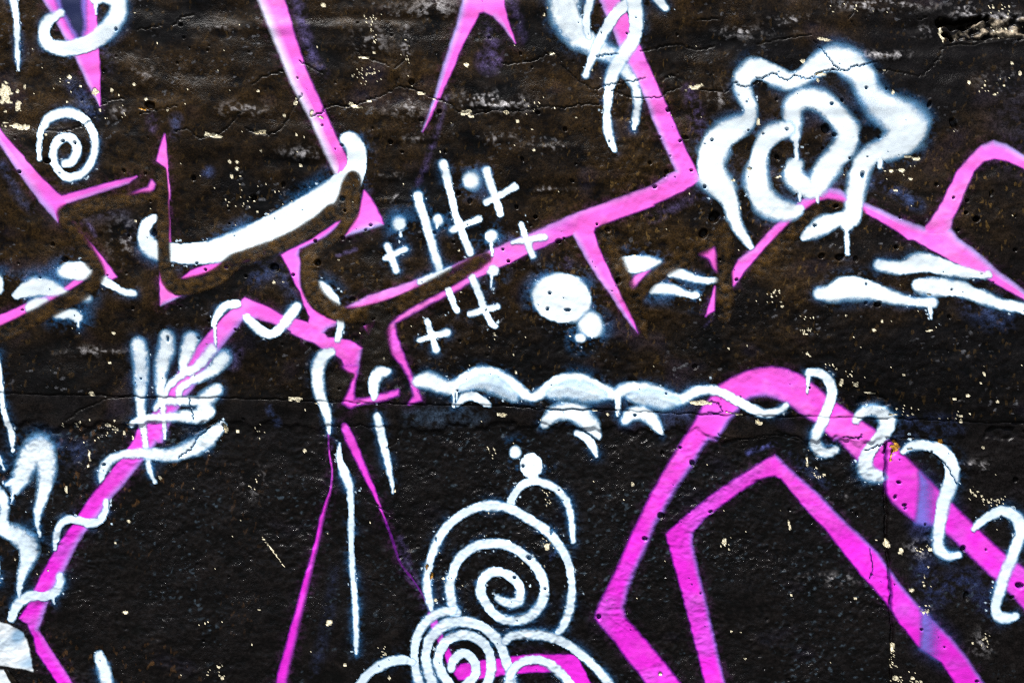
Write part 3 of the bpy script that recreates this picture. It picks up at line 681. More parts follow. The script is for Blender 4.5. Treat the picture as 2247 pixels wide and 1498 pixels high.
def paint(name, label, kind, shapes, soft=2.6, side=None, sidew=14, thin=0.0, halo=1.0, op=1.0, wob=1.0, fade=None, mist=0.0):
    """queue one painted motif: coverage from its shapes, laid just proud of what was painted before it"""
    sd, bx, rad = shape_sd(shapes, 44, True)
    s_ = np.s_[bx[0]:bx[1], bx[2]:bx[3]]
    sdn = sd + wob * (.35 * n_edge[s_] + .35 * n_fine[s_])
    thin *= .85 if thin >= .4 else .5
    if kind == 'white': soft = soft * 1.35 * np.clip(.85 + .40 * n_patch2[s_] + .25 * n_small[s_], .35, 1.7)
    soft = np.minimum(soft, np.maximum(1.6, rad * .55))
    sdn = sdn - .3 * soft
    if kind == 'white':
        sdn = sdn + np.clip(.8 * n_grit[s_] + .4 * n_tip[s_], -3, 3) * sstep(9, 2, np.abs(sd)) * .8
    cov = sstep(soft, -soft, sdn)
    g = .5 + .25 * n_fine[s_] + .25 * n_grit[s_]
    if thin:                                     # thin, misty paint towards the stroke's rim
        cov = cov * (1 - thin * sstep(-soft * 2.5, soft, sdn) * np.clip(g, 0, 1))
    cov = cov * op * DAM[s_]
    if mist:                                     # sprayed from far off: the coat stays half see-through
        cov = cov * (1 - mist * sstep(5, 13, rad) * np.clip(.55 + .3 * n_small[s_] + .22 * n_fine[s_] + .22 * n_grit[s_] + .3 * n_patch2[s_], 0, 1))
    if fade:
        cov = cov * (1 - sstep(fade[0], fade[1], GX[s_]))
    if kind == 'white':
        cov = cov * (1 - np.clip(.10 * n_patch2[s_] + .07 * n_mid[s_] - .07, 0, .3) * sstep(4, 12, rad))
    out = np.maximum(sd, 0)
    if kind == 'white':
        low_t = sstep(880, 1150, GY[s_])[..., None]  # white turns slightly darker and bluer lower down the wall
        c = mix(np.broadcast_to(np.array([0.22, 0.50, 0.80]), cov.shape + (3,)), np.array([0.78, 0.885, 0.95]), sstep(.2, .8, cov)) * (1 - low_t * np.array([.17, .12, .07]))
        hc, hs_ = np.array([0.014, 0.088, 0.22]), .85 * halo
        wide = np.exp(-out / np.clip(rad * .42, 4.5, 14)) * np.clip(.30 + .34 * n_fine[s_] + .34 * n_grit[s_] + .55 * n_patch2[s_] + .3 * n_small[s_], 0, 1.3)
        mat, rim = M_WHITE, sd > -3
    elif kind == 'pink':
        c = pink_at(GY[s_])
        c = mix(c, np.array([0.50, 0.10, 0.66]), np.clip(.16 * n_patch2[s_] + .10 * n_small[s_] + .12 * n_patch[s_], 0, .45))
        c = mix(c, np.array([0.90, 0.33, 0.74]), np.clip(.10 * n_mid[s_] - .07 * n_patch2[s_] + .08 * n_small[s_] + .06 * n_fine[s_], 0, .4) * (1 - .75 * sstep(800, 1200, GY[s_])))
        c = mix(c * np.array([.5, .5, 1.0]), c, sstep(.1, .85, cov))
        if side:
            gy_, gx_ = np.gradient(sd)
            nrm = np.hypot(gx_, gy_) + 1e-6
            dd = np.clip((gx_ * side[0] + gy_ * side[1]) / nrm, 0, 1)
            k = np.clip(dd * sstep(-sidew * 1.8, 3, sd) * 1.0 * (sd < 60), 0, 1)
            cov = cov * (1 - dd * .55 * sstep(-7, 4, sd))
            c = mix(c, np.array(side[2]) if len(side) > 2 else np.array([0.40, 0.36, 0.80]), k)
        hc, hs_ = np.array([0.10, 0.02, 0.12]), .40 * halo
        wide = np.exp(-out / 6.0) * np.clip(.3 + .5 * n_fine[s_] + .4 * n_grit[s_], 0, 1.3)
        mat = M_PINK
    elif kind == 'navy':
        c = np.broadcast_to(np.array([0.008, 0.014, 0.06]), cov.shape + (3,)); hc, hs_, wide = c[0, 0], 0, out; mat = M_PINK
    elif kind == 'brown':
        c = np.broadcast_to(np.array([0.026, 0.0130, 0.0020]), cov.shape + (3,)) * np.clip(1 + .35 * n_fine[s_] + .4 * n_grit[s_] + .2 * n_small[s_], .1, 3)[..., None]
        cov = cov * np.clip(.86 + .14 * sstep(0, -14, sd) + .05 * n_fine[s_], 0, 1)
        hc, hs_, wide = np.array([0.02, 0.012, 0.004]), 0, out; mat = M_BROWN
    elif kind == 'black':
        c = np.broadcast_to(np.array([0.008, 0.0055, 0.003]), cov.shape + (3,)) * (1 + .25 * n_fine[s_])[..., None]
        hc, hs_, wide = np.array([0.02, 0.012, 0.004]), 0, out; mat = M_BROWN
    elif kind == 'panel':
        c = mix(np.broadcast_to(np.array([0.68, 0.75, 0.80]), cov.shape + (3,)), np.array([0.16, 0.33, 0.52]), np.clip(.8 * n_patch2[s_] + .5 * n_small[s_] - .35, 0, .85))
        hc, hs_, wide = np.array([0.03, 0.08, 0.15]), 0, out; mat = M_WHITE
    elif kind == 'lilac':
        c = mix(np.broadcast_to(np.array([0.07, 0.10, 0.45]), cov.shape + (3,)), np.array([0.18, 0.17, 0.68]), sstep(.2, .9, cov))
        hc, hs_, wide = np.array([0.02, 0.03, 0.12]), .5, np.exp(-out / 9.0); mat = M_PINK
    if hs_:
        kk = np.clip(hs_ * wide * (sd < 40) * sstep(42, 20, sd), 0, .95) * (1 - CHIP[s_])
        COL[s_] = mix(COL[s_], np.maximum(hc, COL[s_]), kk)
    if kind == 'white' and halo:                 # stray droplets around the stroke
        dr = sstep(1.7, 2.1, n_grit[s_] + .5 * n_edge[s_] - out / 11.0) * (sd > 0) * (sd < 30)
        COL[s_] = mix(COL[s_], np.array([0.45, 0.58, 0.68]), np.clip(dr, 0, .85))
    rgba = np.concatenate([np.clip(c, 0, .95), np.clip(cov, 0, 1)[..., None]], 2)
    m = cov > 0.035
    cells = m[:-1, :-1] | m[1:, :-1] | m[:-1, 1:] | m[1:, 1:]
    if kind in ('white', 'pink', 'panel', 'lilac'):
        PAINTED[s_] = np.maximum(PAINTED[s_], sstep(.2, .9, cov))
    ORDER[0] += 1
    QUEUE.append((name, cells, rgba, mat, 0.00035 + ORDER[0] * 0.000022, label, bx))

def S(*segs):
    """one stroke whose points come from one or more wall pieces: S('A1', [...], 'B1', [...])"""
    out = []
    for t, pts in zip(segs[::2], segs[1::2]):
        out += P(t, pts)
    return ('s', out)
def G(*segs):
    return ('p', S(*segs)[1])
def R(*segs):
    return ('c', S(*segs)[1])
def E(t, cx, cy, rx, ry, rot=0.0):
    ox, oy, s = TILES[t]
    return ('e', (ox + cx / s, oy + cy / s, rx / s, ry / s, rot))
ICE = (0.72, 0.74, 0.95)

#@PAINT@
# --- pink outlines
paint('pink_wedge', 'tall pink wedge pointing down at the top left, behind the white cup', 'pink',
      [G('A1', [(60, -620), (262, -30), (335, 90), (395, 200), (490, 380), (590, 590), (655, 695), (648, 420), (634, 200), (620, 0), (600, -620)])], side=(-1, 0), sidew=8)
paint('lilac_streak', 'pale lilac edge around the dark blue streak at the top left', 'lilac', [G('A1', [(330, -90), (390, 60), (450, 180), (520, 290), (560, 200), (560, 60), (550, -90)])], soft=8, op=.75)
paint('navy_wedge', 'dark blue streak inside the pink wedge at the top left', 'navy', [G('A1', [(380, -90), (420, 60), (470, 160), (520, 240), (538, 180), (525, 60), (510, -90)])], soft=7)
paint('pink_outline', 'pink V shaped corner with a thin right arm below the small spiral', 'pink',
      [G('A1', [(-1100, -330), (-60, 790), (0, 858), (130, 1000), (260, 1150), (370, 1262), (410, 1288), (560, 1252), (720, 1205), (905, 1162), (850, 1205), (700, 1256), (540, 1306), (440, 1338), (400, 1385), (386, 1462), (270, 1330), (150, 1160), (60, 1030), (0, 945), (-60, 870), (-1150, -230)])], side=(-.5, .6), sidew=12)
paint('pink_wisp', 'small pink wisp left of the brown upright stroke', 'pink', [G('A1', [(1000, 1190), (1022, 1215), (990, 1265), (940, 1265), (840, 1290), (900, 1262), (980, 1235)])], soft=4)
paint('pink_spike', 'small pink spike with a thread running down from it, above the white horn', 'pink',
      [G('A1', [(1085, 885), (1030, 1060), (1075, 1090), (1105, 1115), (1098, 990)]), S('A1', [(1098, 1100, 12), (1113, 1280, 10)], 'B1', [(1105, 0, 9), (1113, 240, 14)])], soft=2.4)
paint('pink_sliver', 'slanted pink sliver above the right hand fin of the left group', 'pink', [G('B1', [(455, 90), (500, 120), (580, 235), (680, 350), (768, 472), (735, 487), (700, 470), (672, 400), (630, 325), (560, 235)])], soft=3)
paint('pink_arm', 'pink arm leaving the left edge beneath the white fins', 'pink', [G('B1', [(-1100, 1190), (-60, 750), (0, 725), (170, 650), (310, 595), (420, 545), (500, 490), (605, 455), (560, 495), (440, 565), (330, 630), (200, 695), (80, 755), (0, 792), (-60, 820), (-1100, 1270)])], soft=3)
paint('pink_crescent', 'thin pink crescent along the underside of the white horn', 'pink', [G('B1', [(1200, 482), (1260, 430), (1350, 395), (1450, 372), (1560, 345), (1738, 280), (1738, 320), (1500, 410), (1350, 455), (1270, 478)])], soft=3)
paint('pink_corner', 'pink three cornered patch at the foot of the brown upright stroke', 'pink', [G('B1', [(1052, 430), (1056, 662), (1120, 632), (1190, 598), (1150, 592), (1100, 540), (1072, 480)])], soft=2.4, side=(0, 1), sidew=6)
paint('pink_bar', 'long pink bar slanting down to the head of the white horn', 'pink',
      [G('A2', [(-170, -620), (75, 0), (180, 260), (300, 560), (420, 780), (520, 1010), (595, 1170), (655, 1110), (665, 1050), (580, 880), (500, 700), (380, 440), (300, 180), (250, 0), (30, -620)])], soft=4, side=(-.95, .3, ICE), sidew=14)
paint('pink_arch', 'pink pointed arch with two legs at the top centre', 'pink',
      [G('A2', [(1160, 865), (1240, 640), (1300, 420), (1380, 180), (1425, 0), (1560, -560), (1660, -560), (1697, 30), (1722, 140), (1770, 282), (1728, 225), (1678, 160), (1620, 105), (1560, 75), (1530, 85), (1500, 150), (1440, 260), (1370, 430), (1310, 560), (1258, 670), (1205, 790)])], soft=3, side=(-1, -.2), sidew=10)
paint('pink_triangle', 'pink triangle to the right of the brown stroke end', 'pink', [G('A2', [(775, 1255), (815, 1300), (885, 1430), (898, 1475), (820, 1500), (655, 1548), (700, 1470), (740, 1390), (760, 1320)])], soft=4, side=(.1, 1, (0.42, 0.40, .85)), sidew=10)
paint('pink_zigzag', 'pink zigzag with a long leg crossing the white hand and a tall neck', 'pink', [
      G('B1', [(1612, 612), (1480, 730), (1300, 920), (1160, 1110), (1090, 1230), (1040, 1320), (960, 1420), (900, 1560), (1060, 1560), (1080, 1498), (1130, 1400), (1200, 1280), (1280, 1180), (1400, 1000), (1500, 880), (1600, 757), (1700, 745), (1800, 775), (1900, 820), (2010, 870), (2060, 885), (2060, 790), (1940, 745), (1870, 730), (1738, 660)]),
      G('B2', [(230, 325), (290, 430), (330, 520), (360, 570), (385, 660), (425, 735), (412, 795), (320, 765), (300, 840), (400, 887), (440, 900), (520, 948), (580, 975), (632, 1010), (648, 1065), (700, 1110), (735, 1105), (755, 1000), (768, 940), (690, 895), (600, 875), (540, 872), (515, 840), (540, 810), (595, 790), (605, 768), (530, 740), (440, 685), (400, 620), (360, 540), (355, 450), (358, 385), (340, 330), (350, 285), (440, 245), (520, 205), (600, 140), (632, 88), (500, 175), (430, 225), (350, 265)]),
      G('C1', [(800, -10), (980, -10), (950, 30), (915, 90), (860, 165), (800, 245), (700, 372), (620, 455), (560, 545), (490, 630), (440, 700), (390, 800), (340, 900), (300, 980), (262, 1060), (232, 1150), (212, 1200), (240, 1245), (300, 1340), (360, 1430), (680, 1900), (590, 1900), (260, 1400), (203, 1320), (190, 1240), (150, 1160), (112, 1130), (150, 1070), (200, 960), (260, 840), (340, 700), (420, 590), (500, 460), (590, 345), (680, 235), (760, 115)])],
      soft=3.0, side=(.75, .6, (0.36, .22, .72)), sidew=9)
paint('pink_foot', 'speckled pink foot resting on the wall joint with a short right arm', 'pink',
      [G('B2', [(640, 1060), (735, 1060), (715, 1150), (705, 1200), (706, 1285), (800, 1272), (880, 1250), (1000, 1218), (1000, 1245), (870, 1288), (750, 1303), (690, 1330), (640, 1300), (690, 1200), (700, 1150)])], soft=5, thin=.4)
paint('pink_fleck', 'tiny pink triangle in the middle of the brown junction', 'pink', [G('B2', [(780, 798), (845, 765), (808, 850)])], soft=3)
paint('pink_leg', 'speckled pink leg with a thin arm, right of the brown junction', 'pink',
      [G('B2', [(945, 790), (975, 765), (988, 860), (1032, 980), (1072, 1080), (1112, 1170), (1155, 1280), (1070, 1306), (1105, 1255), (1080, 1150), (1020, 1040), (960, 980), (930, 900), (915, 830)]),
       G('B2', [(965, 775), (1000, 742), (1100, 675), (1200, 622), (1300, 572), (1400, 510), (1470, 470), (1500, 485), (1380, 560), (1250, 625), (1120, 695), (1010, 755)])], soft=4.5, thin=.45)
paint('pink_frame', 'large pink angular frame with a corner beside the white rose and a spike below', 'pink', [
      G('B2', [(632, 684), (700, 655), (800, 600), (950, 550), (1100, 500), (1270, 442), (1450, 357), (1560, 325), (1600, 300), (1738, 238), (1738, 375), (1620, 425), (1520, 475), (1440, 470), (1300, 465), (1150, 530), (1000, 595), (850, 650), (740, 676)]),
      G('B3', [(-60, 290), (0, 265), (200, 185), (300, 140), (470, 75), (700, -10), (900, -80), (1010, 0), (850, 52), (690, 108), (620, 128), (608, 180), (640, 280), (690, 390), (740, 500), (800, 620), (870, 760), (898, 838), (850, 780), (780, 680), (700, 560), (640, 480), (560, 350), (500, 240), (470, 190), (350, 235), (170, 320), (0, 402), (-60, 430)]),
      G('A3', [(290, 1490), (500, 1400), (750, 1310), (990, 1220), (1100, 1150), (1150, 1125), (1060, 920), (1000, 780), (940, 620), (880, 510), (820, 400), (740, 200), (690, 100), (400, -620), (530, -620), (780, 0), (840, 120), (900, 270), (1020, 540), (1110, 740), (1190, 930), (1250, 1050), (1312, 1178), (1200, 1252), (1000, 1342), (800, 1422), (620, 1492), (500, 1530)])],
      soft=3.0, side=(-.9, -.1), sidew=9)
paint('pink_ridge', 'pink ridge line running from the white rose down to the right edge', 'pink', [
      G('A4', [(255, 1350), (330, 1300), (420, 1250), (480, 1232), (540, 1243), (610, 1285), (700, 1325), (800, 1370), (900, 1420), (1110, 1498), (1200, 1370), (1270, 1240), (1330, 1120), (1420, 1020), (1480, 960), (1560, 930), (1640, 950), (1759, 1030), (2700, 1560), (2680, 1640), (1759, 1112), (1660, 1062), (1560, 1042), (1490, 1062), (1425, 1125), (1385, 1220), (1335, 1340), (1285, 1440), (1275, 1510), (1330, 1570), (1000, 1570), (900, 1495), (800, 1442), (680, 1382), (600, 1345), (540, 1320), (470, 1305), (400, 1320), (340, 1362), (280, 1395)]),
      G('B4', [(960, 120), (1110, 150), (1280, 155), (1325, 220), (1400, 270), (1500, 350), (1600, 440), (1700, 510), (1759, 560), (2500, 1130), (2500, 1180), (1759, 612), (1650, 552), (1540, 490), (1400, 430), (1250, 345), (1100, 262), (960, 182), (860, 130)]),
      G('B4', [(225, 55), (240, 92), (150, 182), (60, 272), (0, 345), (-60, 410), (-105, 470), (-150, 530), (-155, 440), (-118, 360), (-60, 315), (0, 275), (80, 180), (150, 108)])],
      soft=3.2, side=(.5, -.85), sidew=11)
paint('pink_hook', 'pink hooked fleck between brown strokes, right of the white dashes', 'pink', [G('B3', [(1308, 318), (1400, 275), (1415, 330), (1422, 435), (1400, 400), (1370, 345)])], soft=5, thin=.3)
paint('pink_thorn', 'narrow pink thorn below the hooked pink fleck', 'pink', [G('B3', [(1410, 535), (1397, 690), (1347, 728), (1368, 660)])], soft=3)
paint('pink_smudge', 'pink smudge under the white half moon', 'pink', [G('B3', [(978, 425), (900, 502), (860, 552), (845, 510), (880, 470), (930, 440)])], soft=5, thin=.35)
paint('pink_thread', 'long thin pink line widening toward the bottom edge, left of the white drip', 'pink',
      [S('C2', [(470, 70, 3), (472, 180, 4), (490, 290, 7), (482, 400, 9), (462, 460, 14), (430, 570, 22), (402, 700, 22), (375, 800, 25), (345, 920, 31), (310, 1060, 37), (270, 1220, 43), (230, 1370, 51), (195, 1520, 57), (110, 1900, 70)])], soft=3.6, thin=.4, side=(1, .1, (.22, .03, .30)), sidew=6)
paint('pink_streak', 'pink streak tapering down from the mortar band right of the long drip', 'pink',
      [S('C2', [(560, 40, 30), (590, 110, 46), (640, 220, 36), (690, 330, 28), (740, 440, 16), (780, 540, 7), (800, 590, 2)])], soft=3.6, thin=.4)
paint('pink_hairline', 'faint pink hairline continuing the streak toward the spirals', 'pink',
      [S('C2', [(790, 560, 8), (830, 680, 10), (880, 820, 8), (940, 900, 5), (1000, 990, 4), (1045, 1080, 10)])], soft=4, thin=.4, op=.26)
paint('pink_stub', 'pink stub showing between the rings of the tight spiral', 'pink',
      [S('C2', [(1052, 1110, 34), (1070, 1160, 42), (1100, 1240, 38), (1140, 1320, 34), (1175, 1410, 40)])], soft=3)
paint('pink_block', 'pink slab behind the lower white spirals at the bottom edge', 'pink',
      [G('C3', [(-275, 1440), (-230, 1395), (-100, 1375), (60, 1358), (200, 1343), (432, 1348), (455, 1400), (520, 1530), (430, 1540), (330, 1440), (200, 1440), (80, 1447), (0, 1460), (-150, 1480), (-245, 1480)])], soft=2.6)
paint('pink_arrow', 'broad pink arrow outline arching over the right side and down off the corner', 'pink', [
      G('C3', [(1150, -70), (1110, 0), (1060, 90), (990, 190), (920, 310), (840, 460), (770, 600), (700, 760), (640, 890), (600, 980), (550, 1070), (538, 1130), (580, 1180), (650, 1260), (720, 1360), (790, 1440), (1110, 1900), (1320, 1900), (950, 1420), (860, 1310), (780, 1220), (700, 1130), (690, 1080), (715, 960), (770, 830), (830, 700), (870, 590), (910, 530), (990, 390), (1080, 260), (1140, 160), (1220, 60), (1300, -40)]),
      G('B3', [(1230, 1530), (1290, 1400), (1340, 1320), (1390, 1260), (1440, 1190), (1520, 1140), (1620, 1098), (1700, 1078), (1780, 1069), (1880, 1085), (1980, 1130), (2080, 1210), (2160, 1280), (2240, 1330), (2320, 1390), (2380, 1450), (2470, 1540), (2190, 1540), (2150, 1498), (2080, 1430), (2000, 1380), (1900, 1310), (1820, 1268), (1740, 1250), (1690, 1255), (1640, 1265), (1600, 1290), (1540, 1360), (1490, 1420), (1410, 1540)]),
      G('C4', [(300, -30), (400, 60), (490, 130), (580, 225), (660, 290), (738, 325), (745, 400), (780, 470), (850, 530), (920, 585), (1010, 600), (1080, 640), (1200, 750), (1320, 870), (1450, 990), (1530, 1080), (2300, 1760), (2300, 1540), (1530, 860), (1430, 790), (1330, 700), (1230, 600), (1130, 500), (1050, 420), (1000, 370), (900, 270), (830, 200), (760, 130), (680, 70), (530, -30)])],
      soft=5.5, side=(.55, .75, (0.22, .15, .62)), sidew=7)
paint('pink_peak', 'pink peaked outline nested inside the broad pink arrow', 'pink', [
      G('C3', [(938, 650), (1060, 540), (1200, 430), (1350, 330), (1451, 262), (1561, 202), (1681, 318), (1811, 428), (1931, 558), (2051, 668), (2151, 768), (2211, 860), (2251, 920), (2351, 1040), (2451, 1140), (2551, 1240), (2651, 1360), (3000, 1900), (2860, 1900), (2501, 1370), (2371, 1282), (2251, 1132), (2191, 1032), (2071, 902), (1951, 752), (1851, 622), (1751, 522), (1651, 402), (1601, 335), (1561, 316), (1511, 322), (1451, 347), (1350, 412), (1250, 482), (1150, 562), (1085, 640), (1083, 700), (1110, 830), (1140, 950), (1175, 1090), (1210, 1240), (1240, 1380), (1375, 1900), (1262, 1900), (1140, 1400), (1100, 1250), (1060, 1090), (1020, 940), (980, 800), (952, 700)])],
      soft=4, side=(.7, -.5, (0.20, .14, .62)), sidew=6)
paint('lilac_patch', 'blue lilac band where the broad pink arrow crosses newer plaster', 'lilac', [G('C4', [(932, 305), (1000, 372), (1050, 425), (1130, 505), (1150, 640), (1090, 652), (1010, 604), (916, 590), (925, 480), (938, 400)])], soft=9, op=.8, fade=(2019, 2072))
paint('lilac_patch', 'blue lilac band on the lower end of the nested pink peak', 'lilac', [G('C4', [(934, 1085), (1000, 1142), (1100, 1242), (1140, 1400), (1050, 1372), (936, 1296), (940, 1200)])], soft=9, op=.8, fade=(2019, 2076))
# --- white marks that lie under the brown strokes
paint('white_horn', 'large white crescent horn with a curled left end', 'white',
      [S('B1', [(1012, 85, 46), (965, 125, 66), (950, 190, 75), (975, 265, 100), (1040, 300, 110), (1120, 310, 115), (1260, 320, 130), (1420, 302, 150), (1600, 248, 180)], 'A2', [(110, 1532, 175), (300, 1440, 190), (480, 1340, 200), (620, 1240, 190), (705, 1140, 140), (728, 1040, 125), (715, 965, 115), (685, 920, 100), (655, 910, 76)])], soft=3)
paint('white_fin', 'white fin touching the left edge of the photo', 'white', [E('B1', -8, 525, 30, 58)], soft=5)
paint('white_fin', 'white fin like a low hill on the pink arm at the left edge', 'white', [R('B1', [(82, 582), (110, 555), (160, 515), (230, 488), (300, 487), (360, 512), (445, 572), (400, 588), (330, 590), (250, 590), (180, 605), (110, 618), (88, 605)])], soft=3.4)
paint('white_fin', 'white oval fin topmost of the left group', 'white', [R('B1', [(385, 440), (410, 405), (460, 380), (520, 375), (570, 388), (605, 420), (615, 450), (580, 480), (530, 490), (470, 482), (410, 470)])], soft=3.4)
paint('white_fin', 'small white fin lying within the pink arm', 'white', [R('B1', [(168, 665), (190, 638), (240, 615), (290, 612), (315, 630), (270, 660), (215, 690), (180, 698)])], soft=4)
paint('white_dash', 'tiny white dash below the brown diagonal on the left', 'white', [R('B1', [(530, 605), (575, 588), (597, 600), (580, 622)])], soft=4, halo=.5)
paint('white_dash', 'white dash pointing right under the pink sliver', 'white', [S('B1', [(690, 500, 60), (760, 540, 42), (820, 570, 34), (878, 580, 38)])], soft=3)
paint('white_dash', 'white dash with a short drip, lowest of the left group', 'white', [R('B1', [(350, 722), (400, 695), (470, 690), (520, 705), (538, 730), (530, 755), (500, 765), (470, 745), (400, 742), (360, 737)]), S('B1', [(514, 750, 16), (512, 800, 10)])], soft=2.6)
paint('white_half_moon', 'white half moon mark left of the brown diagonal, under the pink frame', 'white', [R('B3', [(785, 345), (850, 335), (930, 335), (1000, 350), (1050, 370), (980, 412), (900, 442), (830, 442), (800, 400)])], soft=3.4)
paint('white_dash', 'upper of the two white dashes right of the pink spike', 'white', [S('B3', [(1110, 455, 30), (1165, 445, 58), (1250, 475, 45), (1330, 492, 35), (1412, 492, 32)])], soft=2.8)
paint('white_dash', 'lower white dash with a rounded end right of the pink spike', 'white', [R('B3', [(975, 572), (1020, 520), (1080, 515), (1180, 550), (1250, 575), (1290, 570), (1308, 595), (1280, 617), (1220, 605), (1120, 582), (1040, 577)])], soft=3)
paint('white_leaf', 'white leaf shaped dab inside the brown junction', 'white', [R('B2', [(448, 520), (480, 505), (530, 520), (570, 560), (600, 600), (620, 655), (600, 668), (570, 650), (530, 610), (490, 570), (460, 545)])], soft=3, halo=.6)
paint('white_tick', 'short white tick on the neck of the pink zigzag', 'white', [S('B2', [(620, 745, 42), (620, 815, 40), (605, 880, 36)])], soft=2.6)
paint('white_hook', 'white hook left of the pink foot, dripping past the wall joint', 'white',
      [S('B2', [(560, 965, 46), (510, 990, 62), (475, 1060, 68), (470, 1150, 65), (482, 1230, 62), (500, 1290, 62), (522, 1350, 52), (540, 1420, 34), (546, 1500, 12)])], soft=4.4)
paint('white_streak', 'thin white streak dripping below the short hook', 'white', [S('B2', [(862, 1385, 38), (875, 1440, 48), (888, 1498, 46)], 'C2', [(770, 90, 40), (790, 180, 36), (812, 280, 28), (828, 350, 20), (835, 415, 10)])], soft=2.2)
paint('white_drip', 'long thin white drip between the pink thread and the spirals', 'white',
      [S('C2', [(532, 140, 12), (530, 220, 36), (560, 300, 48), (590, 390, 36), (597, 500, 28), (597, 640, 28), (600, 800, 28), (612, 950, 28), (625, 1100, 26), (627, 1250, 24), (628, 1328, 12)])], soft=2.2)
paint('white_line', 'left of the two parallel white lines among the crosses', 'white', [S('A2', [(1130, 1290, 55), (1165, 1420, 50)], 'B2', [(1145, 0, 54), (1182, 120, 52), (1222, 260, 45), (1265, 400, 45), (1282, 445, 40)])], soft=2.6)
paint('white_line', 'right of the two parallel white lines, crossed by a short bar', 'white', [S('A2', [(1300, 1080, 52), (1340, 1250, 45), (1380, 1420, 45)], 'B2', [(1400, 120, 50), (1440, 230, 45), (1475, 315, 42)]), S('B2', [(1358, 162, 40), (1445, 128, 40), (1530, 92, 46)])], soft=2.6)
paint('white_dash', 'white dash lying along the pink frame arm', 'white', [S('B2', [(1150, 505, 40), (1220, 475, 42), (1300, 440, 36), (1350, 410, 16)])], soft=2.6)
paint('white_line', 'short white line below the pink frame arm', 'white', [S('B2', [(1328, 555, 40), (1360, 640, 38), (1385, 692, 38)])], soft=2.6)
paint('white_cross', 'white cross with a long upright, right below the pink frame arm', 'white', [S('B2', [(1488, 475, 40), (1530, 580, 40), (1570, 690, 38), (1610, 770, 40), (1638, 795, 40)]), S('B2', [(1475, 715, 36), (1560, 690, 36), (1650, 665, 40)])], soft=2.6)
# --- brown-black strokes painted over them
paint('brown_stroke', 'long brown black stroke cutting the horn and running down to the pink corner', 'brown',
      [S('A2', [(700, 1170, 90), (690, 1230, 130), (665, 1320, 140), (610, 1385, 120)], 'B2', [(560, 50, 108), (480, 112, 95), (380, 172, 85), (280, 225, 85), (160, 278, 85), (0, 340, 92), (-80, 375, 100)], 'B1', [(1420, 470, 105), (1260, 525, 105), (1150, 530, 95), (1090, 440, 80), (1077, 300, 72), (1075, 100, 72)], 'A1', [(1072, 1300, 66), (1062, 1130, 60)])], soft=4)
paint('brown_stroke', 'short brown black stroke between the pink neck and the pink triangle', 'brown', [S('A2', [(700, 1340, 90), (690, 1400, 90)], 'B2', [(660, 110, 66), (585, 205, 60), (480, 270, 56), (405, 320, 60)])], soft=5, op=.95)
paint('brown_stroke', 'brown black stroke tracing the pink corner on the left', 'brown',
      [S('A1', [(1000, 1290, 60), (800, 1320, 80), (600, 1360, 90), (480, 1410, 110)], 'B1', [(435, 60, 100), (500, 180, 95), (580, 320, 95), (645, 420, 80), (640, 470, 80), (560, 560, 95), (400, 650, 95), (200, 750, 95), (0, 845, 95), (-1100, 1330, 95)])], soft=5, op=.92)
paint('brown_stroke', 'brown black curved stroke through the pink neck and along the frame arm', 'brown',
      [S('B2', [(1580, 345, 60), (1500, 385, 90), (1350, 470, 90), (1180, 560, 85), (1000, 650, 90), (820, 705, 100), (660, 720, 90), (520, 660, 110), (440, 570, 115), (415, 450, 105), (420, 350, 100)])], soft=5, op=.97)
paint('black_stroke', 'wide brown black leg between the two pink legs', 'black', [S('B2', [(870, 730, 130), (860, 860, 150), (860, 1000, 180), (840, 1100, 140)]), S('B2', [(690, 1120, 40), (610, 1150, 120), (600, 1230, 90)])], soft=9, op=.85)
paint('white_hook', 'short white hook between the two pink legs', 'white', [S('B2', [(925, 1095, 46), (875, 1100, 66), (842, 1150, 68), (838, 1210, 56), (845, 1265, 30)])], soft=3.6)
paint('brown_stroke', 'rough brown stroke beside the pink spike under the frame', 'brown', [S('B3', [(690, 170, 90), (740, 300, 80), (790, 430, 80), (850, 600, 90), (930, 780, 60), (950, 850, 20)])], soft=7, op=.85)
paint('brown_stroke', 'rough brown diagonal between the white half moon and the dashes', 'brown', [S('B3', [(1480, 150, 80), (1370, 240, 80), (1220, 340, 80), (1080, 420, 78), (980, 500, 72), (900, 600, 70)])], soft=7, op=.88)
paint('brown_stroke', 'rough brown upright stroke left of the pink ridge foot', 'brown', [S('B3', [(1475, 200, 80), (1470, 350, 90), (1465, 500, 90), (1470, 640, 90), (1470, 740, 50)])], soft=8, op=.85)
paint('brown_stroke', 'rough brown arch under the pink ridge below the rose', 'brown', [S('B4', [(680, 60, 70), (570, 20, 80), (470, 10, 90), (390, 40, 90), (300, 110, 90), (190, 220, 90), (90, 330, 90), (10, 430, 80)])], soft=7, op=.88)
